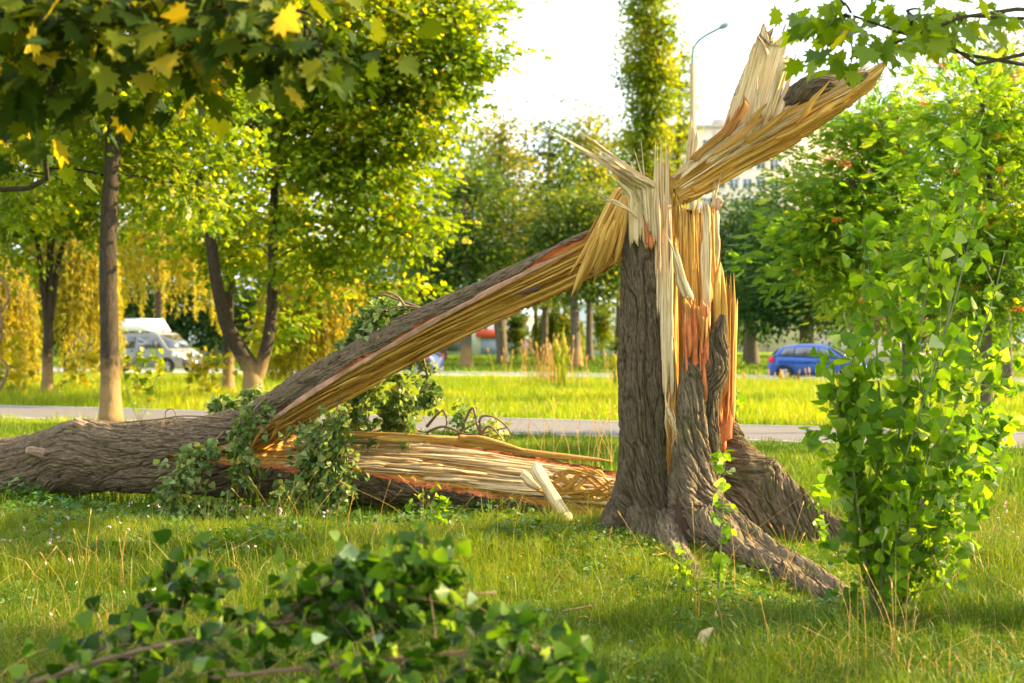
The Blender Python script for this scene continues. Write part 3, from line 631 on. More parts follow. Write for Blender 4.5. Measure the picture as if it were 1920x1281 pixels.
def sub(V, polys, uv, at):                                            # keep only used vertices
    used = np.unique(np.concatenate([p.ravel() for p in polys])); mp = np.zeros(len(V), int); mp[used] = np.arange(len(used))
    return V[used], [mp[p] for p in polys], uv[used], {k: a[used] for k, a in at.items()}
def log_objs(g, bname, bmat, wname, wmat, parent, caps='wood', wood_parent=None):
    wq = g['wq']; ob = ow = None
    b = [g['Q'][~wq]] + ([g['caps']] if caps == 'bark' else [])
    if len(b[0]):
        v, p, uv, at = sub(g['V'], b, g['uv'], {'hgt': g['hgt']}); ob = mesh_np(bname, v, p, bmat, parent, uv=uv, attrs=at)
    wp = [g['Q'][wq]] + ([g['caps']] if caps == 'wood' else []); wp = [q for q in wp if len(q)]
    if wp:
        v, p, uv, at = sub(g['V'], wp, g['uv'], {'camb': g['camb']}); ow = mesh_np(wname, v, p, wmat, (ob if wood_parent is None else wood_parent) or parent, uv=uv, attrs=at)
    return ob, ow
SECT = np.array([(-.5, -.1), (-.38, .42), (-.05, .55), (.12, .38), (.36, .5), (.5, 0), (.3, -.45), (-.2, -.5)])
class Shards:
    def __init__(s): s.V, s.Q, s.T, s.U, s.A, s.C, s.n = [], [], [], [], [], [], 0
    def add(s, pts, w, th, rs, taper=.35, base=.05, camb=0.0, face=(0, -1, 0), twist=.3, tone=None, n=14):
        pts = catmull(pts, n); t = np.linspace(0, 1, n)
        T = np.gradient(pts, axis=0); T /= np.linalg.norm(T, axis=1)[:, None]; face = np.asarray(face, float)
        W = np.cross(T, face); W /= np.linalg.norm(W, axis=1)[:, None]+1e-9; D = np.cross(W, T)
        tw = rs.uniform(-twist, twist)*(1+.6*t); Wc = W*np.cos(tw)[:, None]+D*np.sin(tw)[:, None]; Dc = D*np.cos(tw)[:, None]-W*np.sin(tw)[:, None]
        f = np.clip((1-t)/taper, 0.03, 1)**.8*np.clip(base+t/.08, base, 1); f = f*(1+.22*(vn(t*5, rs.randint(999), 0, 3)-.5)*2)
        sk = rs.uniform(-.45, .45)*(1-f)                             # uneven, chisel-like tip
        Vv = pts[:, None] + (f[:, None]*SECT[None, :, 0]+sk[:, None])[..., None]*w*Wc[:, None] + (f[:, None]**.6*SECT[None, :, 1])[..., None]*th*Dc[:, None]*-1
        m = len(SECT); i, j = np.meshgrid(np.arange(n-1), np.arange(m), indexing='ij'); j2 = (j+1) % m
        Q = np.stack([i*m+j, i*m+j2, (i+1)*m+j2, (i+1)*m+j], -1).reshape(-1, 4)+s.n
        Tt = np.array([[0, k+1, k] for k in range(1, m-1)]+[[(n-1)*m, (n-1)*m+k, (n-1)*m+k+1] for k in range(1, m-1)])+s.n
        per = np.cumsum(np.r_[0, np.linalg.norm(np.diff(SECT*[w, th], axis=0), axis=1)]); L = np.r_[0, np.cumsum(np.linalg.norm(np.diff(pts, axis=0), axis=1))]
        o = rs.uniform(0, 50); uv = np.stack(np.broadcast_arrays(per[None]+o, L[:, None]+o), -1).reshape(-1, 2)
        s.V.append(Vv.reshape(-1, 3)); s.Q.append(Q); s.T.append(Tt); s.U.append(uv); k = n*m
        s.A.append(np.full(k, rs.uniform(0, 1)**2 if tone is None else tone)); c = camb if np.ndim(camb) == 0 else np.repeat(np.interp(t, camb[0], camb[1]), m); s.C.append(np.broadcast_to(np.asarray(c, float), (k,))); s.n += k
    def build(s, name, mat, parent):
        return mesh_np(name, np.vstack(s.V), [np.vstack(s.Q), np.vstack(s.T)], mat, parent, uv=np.vstack(s.U), attrs={'rnd': np.concatenate(s.A), 'camb': np.concatenate(s.C)}, smooth=False)

BT = thing('broken_tree', 'tall snapped trunk still standing, bark split open to yellow splintered wood', 'broken tree', (X(1262, 11.3), 11.3, float(hz(1.27, 11.3))))
flare = lambda k, p0, s0: (lambda ph, s: 1 + (.16*np.cos(k*ph+p0)+.10*np.cos((k+3)*ph+1))*sstep(s, s0, 1))
# left standing bark column
g = log_([(1204, 395, 11.3, 66, .9), (1205, 520, 11.3, 76, .95), (1206, 640, 11.3, 84, 1), (1207, 760, 11.3, 88, 1), (1208, 850, 11.3, 96, 1.05), (1207, 930, 11.3, 112, 1.1), (1203, 985, 11.28, 140, 1.1), (1202, 1025, 11.25, 176, 1.1), (1203, 1062, 11.25, 215, 1.1)],
         M_=330, cuts=[([0, .25, .6, .75, 1], [268, 268, 268, 268, 268], [.82, .80, .84, 1.6, 1.6])], seed=1, lobes=flare(7, .4, .55), amp_b=.022)
log_objs(g, 'trunk_bark', M['bark'], 'split_wood', M['wood'], BT)
# middle bark column running out into the long front root
g = log_([(1302, 636, 11.12, 18, .6), (1301, 690, 11.12, 40, .7), (1299, 755, 11.12, 54, .8), (1297, 820, 11.12, 62, .9), (1299, 870, 11.12, 74, .9), (1306, 930, 11.08, 92, 1), (1330, 985, 10.95, 118, .9), (1385, 1030, 10.6, 112, .8), (1445, 1068, 10.2, 96, .8), (1510, 1104, 9.8, 84, .8), (1570, 1138, 9.35, 68, .8), (1618, 1168, 9.1, 44, .8), (1650, 1190, 9.0, 14, .8)],
         M_=300, seed=2, lobes=lambda ph, s: 1+.13*np.cos(3*ph+2)*sstep(s, .3, .6)+.09*np.cos(5*ph+s*9), amp_b=.022)
log_objs(g, 'trunk_bark', M['bark_root'], 'split_wood', M['wood'], BT, caps='bark')
# back root flaring to the right
g = log_([(1352, 760, 11.65, 40, .6), (1362, 830, 11.65, 84, .8), (1382, 895, 11.6, 150, .8), (1424, 945, 11.5, 172, .7), (1484, 980, 11.35, 146, .6), (1548, 1008, 11.2, 104, .6), (1606, 1026, 11.1, 70, .6), (1670, 1044, 11.0, 30, .6)],
         M_=280, cuts=[([0, .2, .45, .95, 1], [-18, -22, -8, 2, 2], [.55, .62, .86, .82, .95])], seed=4, lobes=lambda ph, s: 1+.10*np.cos(4*ph+1+s*5), amp_b=.026, amp_w=.012)
log_objs(g, 'root', M['bark_root'], 'split_wood', M['wood_olive'], BT, caps='bark')
# small front root and two low buttresses
g = log_([(1240, 975, 11.1, 60, .8), (1260, 1024, 10.75, 56, .9), (1284, 1064, 10.3, 50, .9), (1310, 1098, 9.95, 44, .9), (1340, 1130, 9.75, 22, .9)], M_=110, seed=6, amp_b=.010)
log_objs(g, 'root', M['bark_root'], 'w', M['wood'], BT, caps='bark')
g = log_([(1180, 960, 11.3, 60, .9), (1150, 1000, 11.15, 64, .9), (1122, 1022, 11.0, 34, .9), (1100, 1040, 11.0, 12, .9)], M_=110, seed=7, amp_b=.010)
log_objs(g, 'root', M['bark'], 'w', M['wood'], BT, caps='bark')
g = log_([(1205, 960, 11.1, 60, .9), (1208, 1010, 10.95, 70, .9), (1214, 1040, 10.85, 60, .9), (1222, 1062, 10.7, 26, .9)], M_=110, seed=8, amp_b=.012)
log_objs(g, 'root', M['bark'], 'w', M['wood'], BT, caps='bark')
# dark rugged bark tongue on the right
g = log_([(1356, 590, 11.1, 10, .8), (1347, 630, 11.1, 28, .7), (1341, 690, 11.1, 42, .6), (1333, 760, 11.1, 24, .6), (1328, 850, 11.12, 40, .6), (1325, 930, 11.15, 40, .6)], M_=120, seed=9, amp_b=.028)
log_objs(g, 'trunk_bark', M['bark'], 'w', M['wood'], BT, caps='bark')
g = log_([(1339, 372, 11.45, 12, .4), (1338, 420, 11.45, 16, .4), (1335, 500, 11.45, 14, .4), (1332, 560, 11.45, 8, .4)], M_=60, seed=10, amp_b=.01)
log_objs(g, 'trunk_bark', M['bark'], 'w', M['wood'], BT, caps='bark')
# inner wood body
g = log_([(1290, 392, 11.5, 88, .9), (1290, 500, 11.5, 92, .9), (1290, 620, 11.5, 100, .9), (1292, 800, 11.5, 120, .9), (1295, 930, 11.5, 130, .9), (1290, 1040, 11.5, 110, .8)], M_=120, cuts=[([0, 1], [90, 90], [-3, -3])], seed=12, amp_w=.02)
g['wq'][:] = True; g['camb'][:] = 0
mesh_np('heartwood', *(lambda q: (q[0], q[1], M['wood'], BT))(sub(g['V'], [g['Q'], g['caps']], g['uv'], {})), uv=sub(g['V'], [g['Q'], g['caps']], g['uv'], {})[2], attrs={'camb': np.zeros(len(g['V']))})
g = log_([(1272, 925, 11.0, 8, .5), (1280, 965, 10.93, 26, .5), (1290, 1010, 10.86, 44, .5), (1305, 1050, 10.8, 60, .5), (1325, 1075, 10.7, 40, .5)], M_=60, seed=13, amp_b=.012)  # dark bulge standing in for the foot's hollow; its shade is in the colour
log_objs(g, 'hollow_shade_bulge', M['rot_and_shade'], 'w', M['wood'], BT, caps='bark')
rs = R_(5)
def vshard(S, px0, py0, px1, py1, Y, wpx, th=.025, Y1=None, bow=0, **kw):
    Y1 = Y if Y1 is None else Y1; a, b = P(px0, py0, Y), P(px1, py1, Y1)
    m1 = P(px0+(px1-px0)*.35+rs.normal()*1.2+bow, py0+(py1-py0)*.35, Y+(Y1-Y)*.35); m2 = P(px0+(px1-px0)*.7+rs.normal()*1.2+bow*.8, py0+(py1-py0)*.7, Y+(Y1-Y)*.7)
    S.add([a, m1, m2, b], wpx*Y/F, th, rs, **kw)
S = Shards()
topx = [1236, 1246, 1254, 1264, 1276, 1290, 1304, 1318, 1330, 1340]; topy = [300, 292, 300, 350, 372, 380, 378, 376, 372, 400]
for k in range(260):
    q = rs.uniform(-1, 1); px = 1289+q*53; Yf = 11.50 - .19*math.sqrt(max(0, 1-q*q)) + rs.uniform(-.02, .02)
    top = np.interp(px, topx, topy) + abs(rs.normal())*24
    if rs.uniform() < .35: top += rs.uniform(20, 220)
    bot = rs.uniform(650, 960) if rs.uniform() < .7 else rs.uniform(500, 650)
    if bot-top < 80: bot = top+120
    xb = px + (1268-px)*.25*sstep(np.array(bot), 650, 950) if px < 1290 else px+rs.uniform(0, 10)
    vshard(S, float(xb), bot, px+rs.normal()*2, top, Yf, rs.uniform(3, 11), rs.uniform(.012, .035), taper=rs.uniform(.06, .35))
for k in range(90):                                                   # pale strip between the two bark columns
    px = rs.uniform(1243, 1270); top = rs.uniform(400, 760)
    vshard(S, rs.uniform(1252, 1272), rs.uniform(860, 985), px, top, rs.uniform(11.14, 11.24), rs.uniform(3, 8), .02, taper=rs.uniform(.05, .3), camb=([0, .4, .6], [rs.uniform(.1, .6), .0, 0]))
S.build('splintered_wood', M['wood'], BT)
S = Shards()
for px, top, wpx in ((1227, 262, 7), (1232, 270, 6), (1238, 262, 8), (1243, 285, 7), (1248, 258, 9), (1252, 268, 6), (1236, 300, 12), (1246, 310, 14)):
    vshard(S, px+rs.uniform(-1, 5), rs.uniform(520, 640), px, top, 11.15, wpx, .02, taper=rs.uniform(.3, .5))
for k in range(16): px = rs.uniform(1240, 1258); vshard(S, px+rs.uniform(0, 6), rs.uniform(620, 760), px, rs.uniform(360, 520), 11.13, rs.uniform(3, 8), .02, taper=rs.uniform(.05, .3))
for k in range(14): px = rs.uniform(1318, 1334); vshard(S, px+rs.uniform(-3, 3), rs.uniform(560, 660), px, rs.uniform(372, 470), 11.26, rs.uniform(3, 7), .02, taper=rs.uniform(.04, .2))
vshard(S, 1300, 565, 1247, 435, 11.02, 9, .012, taper=.7); vshard(S, 1292, 560, 1262, 455, 11.02, 12, .012, taper=.6); vshard(S, 1286, 562, 1258, 480, 11.03, 14, .012, taper=.6)
S.build('splintered_wood', M['wood_pale'], BT)
S = Shards()                                                          # right hand standing splinters
for px, top, wpx in ((1336, 515, 12), (1341, 500, 9), (1348, 478, 6), (1346, 492, 12), (1356, 492, 11), (1362, 520, 8), (1366, 535, 8), (1371, 512, 4), (1378, 512, 5), (1374, 538, 9), (1380, 560, 7), (1329, 540, 8), (1352, 530, 16), (1368, 560, 14)):
    vshard(S, 1352+(px-1352)*.65+rs.uniform(-3, 3), rs.uniform(740, 830), px, top, rs.uniform(11.3, 11.42), wpx*1.25, .02, taper=rs.uniform(.08, .3), camb=([0, .28, .5], [.8, .25, 0]))
S.build('splintered_wood', M['wood'], BT)
S = Shards()                                                          # orange inner bark
for px, t0, b0_, wpx in ((1285, 562, 640, 12), (1300, 570, 690, 16), (1318, 566, 670, 11), (1320, 600, 760, 9), (1327, 620, 700, 8), (1352, 690, 850, 20), (1362, 720, 830, 20), (1345, 760, 870, 12), (1337, 560, 640, 8)):
    vshard(S, px+(4 if px < 1330 else 0), b0_, px, t0, 11.06 if px < 1330 else 11.36, wpx, .02, taper=.05, camb=([0, .86, .96], [1, 1, .2]), twist=.1)
for k in range(5): px = 1210+rs.uniform(0, 24); vshard(S, px, rs.uniform(440, 475), px+1, rs.uniform(385, 410), 11.10, 9, .012, taper=.06, camb=.85, twist=.1)
for k in range(26):
    px = rs.uniform(1281, 1326); t0 = 556+rs.uniform(0, 40); vshard(S, px+rs.uniform(-2, 5), t0+rs.uniform(50, 120), px, t0, rs.uniform(11.04, 11.07), rs.uniform(3, 9), .012, taper=.1, camb=([0, .8, .95], [1, rs.uniform(.3, 1), .1]), twist=.3)
S.build('inner_bark', M['wood'], BT)
# fan of splinters bent to the left
S = Shards()
def poly(S, pts, wpx, th, **kw): S.add([P(*p) for p in pts], wpx*pts[0][2]/F, th, rs, **kw)
def kink(x0, y0, xk, yk, xt, yt, wpx, th=.012, **kw):          # upright, then snapped over sharply towards the left
    dx, dy = xt-xk, yt-yk
    poly(S, [(x0, y0, 11.09), ((x0+xk)/2, (y0+yk)/2, 11.07), (xk+1.5, yk+9, 11.05), (xk, yk, 11.04), (xk-7, yk+dy*7/abs(dx)-1, 11.02), (xk+dx*.35, yk+dy*.35+2, 10.97), (xk+dx*.7, yk+dy*.7+1, 10.92), (xt, yt, 10.88)], wpx, th, n=30, **kw)
kink(1226, 460, 1220, 346, 1004, 230, 10, taper=.7); kink(1232, 470, 1227, 350, 1080, 246, 13, taper=.5, camb=.25); kink(1222, 440, 1212, 350, 1056, 262, 11, taper=.5)
kink(1228, 440, 1217, 342, 1066, 236, 7, taper=.6, camb=.3); kink(1215, 430, 1206, 352, 1090, 283, 10, taper=.4); kink(1224, 420, 1214, 348, 1150, 303, 12, taper=.3)
for k in range(26):
    f = rs.uniform(.3, 1); o_ = rs.uniform(-8, 8); kink(1224+rs.normal()*5, 440, 1216+o_, 347+rs.normal()*3, 1216+o_-150*f, 347-(88+o_*1.6)*f+rs.normal()*5, rs.uniform(1.6, 5), .007, taper=rs.uniform(.3, .8), camb=rs.choice([0, 0, .3]))
poly(S, [(1236, 520, 11.06), (1235, 430, 11.05), (1232, 370, 11.05), (1228, 270, 11.05)], 8, .02, taper=.5, camb=([0, .3, .6], [.9, .7, .2]))
for k in range(24):
    a = rs.uniform(0, 1); px = 1182+a*42
    poly(S, [(px, rs.uniform(430, 470), 11.12), (px-2, 390, 11.10), (px-10+rs.normal()*5, 355+rs.normal()*6, 11.06), (px-30+rs.normal()*18, 318+rs.normal()*26, 11.0)], rs.uniform(5, 12), .014, taper=rs.uniform(.3, .6))
for (x1, y1) in ((1106, 354), (1120, 362), (1112, 374), (1140, 386)):
    poly(S, [(1196, 410, 11.06), (1180, 395, 11.02), (1150, 380+rs.normal()*3, 10.97), (x1, y1, 10.92)], rs.uniform(4, 7), .01, taper=.6)
S.build('splinter_fan', M['wood_pale'], BT)
S = Shards()
for (a, b) in (((1290, 312), (1299, 222)), ((1296, 314), (1303, 236)), ((1302, 310), (1309, 244))):
    vshard(S, a[0], a[1], b[0], b[1], 11.5, 9, .015, taper=.4)
vshard(S, 1352, 372, 1344, 395, 11.3, 14, .02, taper=.5, camb=.8)
for k in range(9): px = rs.uniform(1318, 1346); vshard(S, px, rs.uniform(440, 520), px+rs.normal()*3, rs.uniform(368, 400), rs.uniform(11.3, 11.5), rs.uniform(4, 9), .012, taper=.4, camb=rs.uniform(0, .5))
for k in range(7): vshard(S, 1335+rs.normal()*4, 390, 1346+rs.normal()*5, rs.uniform(318, 360), 11.3, 3, .005, taper=.7)
S.build('splintered_top', M['wood_pale'], BT)
# loose fibres hanging in the split
S = Shards()
for k in range(12):
    x0, y0 = rs.uniform(1246, 1264), rs.uniform(730, 780); poly(S, [(x0, y0, 11.08), (x0+rs.uniform(-6, 10), y0+20, 11.0), (x0+rs.uniform(0, 16), y0+45, 11.0), (x0+rs.uniform(4, 16), y0+rs.uniform(60, 90), 11.03)], 1.8, .004, taper=.6)
S.build('loose_fibres', M['wood_pale'], BT)['kind'] = 'stuff'

# torn limb sticking out to the upper right
LB = log_([(1268, 358, 11.4, 46, .6), (1310, 332, 11.4, 60, .6), (1370, 293, 11.38, 64, .55), (1430, 258, 11.35, 70, .5), (1490, 224, 11.3, 74, .45), (1545, 192, 11.3, 64, .4), (1600, 165, 11.28, 46, .4), (1635, 142, 11.25, 28, .4), (1664, 116, 11.25, 6, .4)],
          M_=150, cuts=[([0, 1], [90, 90], [-3, -3])], seed=21)
LB['wq'][:] = True
q = sub(LB['V'], [LB['Q'], LB['caps']], LB['uv'], {'camb': LB['camb']*0})
limb = mesh_np('torn_limb', q[0], q[1], M['wood_olive'], BT, uv=q[2], attrs=q[3])
S = Shards(); SO = Shards(); n = len(LB['path'])
for k in range(130):
    i0 = int(rs.uniform(0, .6)*n); ln = int(rs.uniform(.22, .5)*n); i1 = min(n-1, i0+ln); ii = np.linspace(i0, i1, 5).astype(int)
    ang = rs.uniform(-.2, 1.25)*np.pi*.72 - .15; lift = np.linspace(0, rs.uniform(0, .05), 5)
    pts = LB['path'][ii] + (np.cos(ang)*LB['S'][ii] + .55*np.sin(ang)*LB['F'][ii])*(LB['ra'][ii]*.97+lift)[:, None]
    (S if ang < 1.7 and rs.uniform() < .85 else SO).add(pts, rs.choice([.008, .014, .03, .05])*rs.uniform(.7, 1.2), rs.uniform(.006, .016), rs, taper=rs.uniform(.08, .25), base=.3, face=(0, -1, .1), twist=.5, n=20)
S.build('limb_splinters', M['wood_pale'], limb); SO.build('limb_splinters', M['wood'], limb)
S = Shards()
for x0, y0, x1, y1, wp in ((1395, 268, 1500, 192, 13), (1490, 235, 1552, 150, 12), (1500, 240, 1590, 175, 12), (1450, 262, 1560, 205, 11), (1400, 240, 1436, 190, 12), (1335, 290, 1440, 215, 12)):
    poly(S, [(x0, y0, 11.15), ((x0*2+x1)/3, (y0*2+y1)/3+3, 11.1), ((x0+2*x1)/3, (y0+2*y1)/3, 11.08), (x1, y1, 11.05)], wp, .02, taper=.45)
S.build('limb_splinters', M['wood'], limb)
g = log_([(1456, 204, 11.25, 12, .6), (1482, 184, 11.22, 32, .7), (1515, 166, 11.2, 42, .7), (1550, 151, 11.2, 36, .7), (1580, 136, 11.22, 12, .6)], M_=90, seed=22, amp_b=.016)
log_objs(g, 'limb_bark', M['bark'], 'w', M['wood'], limb, caps='bark')
g = log_([(1590, 158, 11.15, 10, .6), (1608, 148, 11.15, 18, .6), (1628, 138, 11.15, 8, .6)], M_=60, seed=23, amp_b=.01)
log_objs(g, 'limb_bark', M['bark'], 'w', M['wood'], limb, caps='bark')
# broad pale slab standing up from the limb: a bent curling sheet with ragged top
def slab(S, base, tip, w0, w1, k, th=.02, spread=0):
    for q in range(k):
        f = (q+.5)/k-.5; jag = abs(rs.normal())*9
        S.add([P(base[0]+f*w0, base[1]+f*w0*.3, base[2]-.03*math.cos(f*3)), P(base[0]*.6+tip[0]*.4+f*(w0*.5+w1*.5), base[1]*.6+tip[1]*.4, base[2]-.04*math.cos(f*3)),
               P(base[0]*.25+tip[0]*.75+f*w1, base[1]*.25+tip[1]*.75, tip[2]-.06*math.cos(f*3)), P(tip[0]+f*w1*1.04, tip[1]+jag, tip[2]-.06*math.cos(f*3))], w1/k*2.4*11.2/F, th, rs, taper=.04, twist=.12, tone=rs.uniform(0, .15))
S = Shards()
gS = log_([(1385, 290, 11.3, 50, .3), (1400, 235, 11.28, 70, .22), (1418, 180, 11.25, 76, .16), (1432, 130, 11.22, 64, .13), (1444, 84, 11.2, 54, .1)], M_=160, cuts=[([0, 1], [90, 90], [-3, -3])], seed=25, amp_w=.012, jag=.16)
q = sub(gS['V'], [gS['Q'], gS['caps']], gS['uv'], {'camb': gS['camb']*0}); mesh_np('upright_slab', q[0], q[1], M['wood_pale'], limb, uv=q[2], attrs=q[3])
for k in range(5): x0 = rs.uniform(1385, 1430); poly(S, [(x0, rs.uniform(240, 270), 11.2), (x0+14, 215, 11.17), (x0+22+rs.normal()*4, rs.uniform(120, 190), 11.16)], rs.uniform(8, 16), .008, taper=.5)
slab(S, (1438, 225, 11.22), (1475, 98, 11.18), 20, 15, 3)
poly(S, [(1440, 105, 11.2), (1432, 82, 11.2), (1418, 62, 11.2)], 8, .01, taper=.7, camb=.5); poly(S, [(1452, 230, 11.2), (1478, 160, 11.2), (1500, 92, 11.2)], 13, .012, taper=.7, camb=.25)
S.build('upright_slab', M['wood_pale'], limb)
S = Shards()
poly(S, [(1296, 303, 11.3), (1330, 272, 11.28), (1362, 245, 11.25), (1392, 205, 11.25)], 16, .014, taper=.4, camb=.2); poly(S, [(1298, 306, 11.35), (1340, 285, 11.35), (1392, 245, 11.3)], 9, .012, taper=.4, camb=.5)
poly(S, [(1372, 235, 11.25), (1378, 220, 11.25), (1388, 198, 11.25)], 10, .01, taper=.5, camb=.9, tone=1); poly(S, [(1355, 248, 11.25), (1362, 236, 11.25), (1370, 214, 11.25)], 8, .01, taper=.5, camb=.9, tone=1)
poly(S, [(1360, 262, 11.25), (1395, 205, 11.25), (1400, 180, 11.25)], 16, .01, taper=.4, camb=.3)
S.build('bark_strip', M['wood_olive'], limb)

# ---------------------------------------------------------------- fallen trunk
M['knot'] = simple('branch_stub', (.25, .165, .10), .85, .45, 40.)
FT = thing('fallen_tree', 'fallen trunk leaning from the broken top down to the grass, split lengthwise', 'fallen tree', (X(300, 13.7), 13.7, 0))
up = [(-110, 890, 14.9, 112, 1), (0, 880, 14.6, 112, 1), (80, 868, 14.4, 116, 1), (150, 858, 14.2, 132, 1), (230, 850, 14.0, 118, 1), (320, 842, 13.8, 112, .95), (400, 832, 13.65, 104, .9), (470, 812, 13.5, 96, .9), (530, 778, 13.3, 94, .9), (600, 733, 13.05, 98, .9), (700, 678, 12.75, 98, .9),
      (800, 626, 12.4, 94, .9), (900, 578, 12.1, 90, .9), (1000, 532, 11.85, 92, .9), (1080, 494, 11.7, 96, .9), (1140, 462, 11.6, 84, .9), (1185, 425, 11.5, 50, .8)]
gU = log_(up, M_=300, step=.011, cuts=[([0, .22, .30, .40, .5, .7, .9, 1], [165, 165, 155, 142, 128, 124, 118, 110], [1.8, 1.3, .82, .78, .72, .66, .40, .1]), ([0, .25, .4, 1], [180, 180, 178, 172], [1.8, 1.4, .78, .72])], seed=31, amp_b=.020, amp_w=.020)
ub, uw = log_objs(gU, 'leaning_half', M['bark_log'], 'split_wood', M['wood'], FT)
lo = [(120, 888, 14.1, 40, .9), (220, 880, 13.95, 84, .9), (330, 880, 13.75, 90, .9), (430, 880, 13.6, 108, .9), (540, 874, 13.5, 124, .95), (640, 872, 13.4, 130, .95), (750, 880, 13.3, 130, .95), (860, 892, 13.15, 128, .95), (960, 906, 13.0, 122, .95), (1060, 918, 12.8, 112, .95), (1160, 928, 12.6, 92, .9), (1220, 930, 12.5, 60, .9)]
gL = log_(lo, M_=300, step=.011, cuts=[([0, .15, .3, .42, .6, .8, 1], [20, 20, 30, 34, 38, 44, 50], [1.8, 1.2, .8, .52, .42, .30, -.1])], seed=33, amp_b=.020, amp_w=.032)
lb, lw = log_objs(gL, 'lying_half', M['bark_log'], 'split_wood', M['wood'], FT)
for (pts, r) in (((( 190, 816, 14.05), (160, 800, 14.02), (138, 790, 14.0)), .07), (((120, 856, 14.05), (80, 850, 14.0), (50, 845, 13.92)), .07)):
    mb = MB(); pp = catmull([P(*q) for q in pts], 12); rough_tube(mb, pp, np.linspace(r, r*.55, 12), 26, 3, .5); o = mb.build('knot', M['knot'], ub)
S = Shards(); n = len(gL['path'])
for k in range(170):                                                  # torn fibres on the open face of the lying half
    i0 = int(rs.uniform(.36, .9)*n); i1 = min(n-1, i0+int(rs.uniform(.06, .22)*n)); ii = np.linspace(i0, i1, 5).astype(int)
    ang = np.radians(rs.uniform(8, 92)); sgn = rs.uniform(-.75, .75)
    al = np.radians(np.interp(i0/n, [.42, .6, .8, 1], [34, 38, 44, 50])); pt = sgn*.92; d0 = np.interp(i0/n, [.42, .6, .8, 1], [.52, .42, .30, -.1])-.03; lift = np.linspace(0, abs(rs.normal())*.03, 5)/.25
    A = (d0+lift)*np.cos(al)-pt*np.sin(al); B_ = (d0+lift)*np.sin(al)+pt*np.cos(al)
    pts = gL['path'][ii] + (A*gL['ra'][ii])[:, None]*gL['S'][ii] + (B_*gL['ra'][ii]*.95)[:, None]*gL['F'][ii]
    S.add(pts[::(1 if rs.uniform() < .6 else -1)], rs.uniform(.008, .045), rs.uniform(.006, .02), rs, taper=rs.uniform(.2, .6), base=.2, face=(0, -.7, .7))
S.build('torn_fibres', M['wood_pale'], lb)['kind'] = 'stuff'
S = Shards()
poly(S, [(545, 795, 13.1), (620, 812, 13.1), (760, 818, 13.0), (880, 832, 12.95), (900, 828, 12.9)], 16, .03, taper=.2); poly(S, [(690, 822, 13.0), (860, 826, 12.95), (1000, 850, 12.8), (1150, 866, 12.6)], 16, .03, taper=.2, n=22)
poly(S, [(860, 828, 12.9), (872, 822, 12.9), (915, 826, 12.85), (1010, 848, 12.8)], 14, .05, taper=.4); poly(S, [(560, 800, 13.2), (535, 790, 13.2), (512, 830, 13.15)], 26, .04, taper=.6, camb=.3); poly(S, [(600, 810, 13.2), (545, 786, 13.2), (500, 800, 13.15), (470, 850, 13.1)], 16, .03, taper=.6)
for k in range(14): x0 = rs.uniform(1000, 1080); poly(S, [(x0, rs.uniform(880, 935), 12.5), (x0+50, rs.uniform(880, 940), 12.5), (x0+rs.uniform(80, 130), rs.uniform(870, 945), 12.45)], rs.uniform(4, 10), .015, taper=.4)
S.build('splintered_edge', M['wood'], lb)
S = Shards(); n = len(gU['path'])
for k in range(60):
    i0 = int(rs.uniform(.38, .86)*n); i1 = min(n-1, i0+int(rs.uniform(.05, .2)*n)); ii = np.linspace(i0, i1, 5).astype(int)
    al = np.radians(np.interp(i0/n, [.4, .5, .7, .9], [142, 128, 124, 118])); d0 = np.interp(i0/n, [.4, .5, .7, .9], [.78, .72, .66, .40])-.04; pt = rs.uniform(-.55, .55); lift = np.linspace(0, abs(rs.normal())*.02, 5)/.2
    A = (d0+lift)*np.cos(al)-pt*np.sin(al); B_ = (d0+lift)*np.sin(al)+pt*np.cos(al)
    pts = gU['path'][ii] + (A*gU['ra'][ii])[:, None]*gU['S'][ii] + (B_*gU['ra'][ii]*.9)[:, None]*gU['F'][ii]
    S.add(pts[::-1], rs.uniform(.008, .03), rs.uniform(.005, .014), rs, taper=rs.uniform(.3, .6), base=.2, face=(0, -1, -.5), twist=.2)
S.build('torn_fibres', M['wood'], ub)['kind'] = 'stuff'
S = Shards()                                                          # slats bent over from the stump top
for k in range(28):
    a = rs.uniform(0, 1); x1 = 1065+a*95; y1 = 548-a*62+rs.normal()*8; x0 = 1150+a*36; y0 = 372+rs.normal()*10+a*8
    poly(S, [(x0+10, y0-8+a*20, 11.25), (x0, y0+6, 11.18), ((x0*2+x1)/3-2, (y0*2+y1)/3, 11.12), ((x0+x1*2)/3, (y0+2*y1)/3, 11.14), (x1, y1, 11.2)], rs.uniform(4, 12), .016, taper=rs.uniform(.1, .35))
for k in range(16): poly(S, [(1172, 470+rs.uniform(-20, 14), 11.3), (1130, 490+rs.normal()*8, 11.25), (rs.uniform(1070, 1110), 520+rs.normal()*8, 11.3)], rs.uniform(6, 12), .014, taper=.4)
poly(S, [(1105, 450, 11.2), (1115, 425, 11.15), (1124, 402, 11.15)], 12, .012, taper=.7)
S.build('bent_slats', M['wood'], ub)
S = Shards(); poly(S, [(1012, 538, 11.45), (990, 546, 11.45), (965, 553, 11.45)], 12, .006, taper=.5, tone=1); S.build('knot_hole', M['rot_and_shade'], ub)
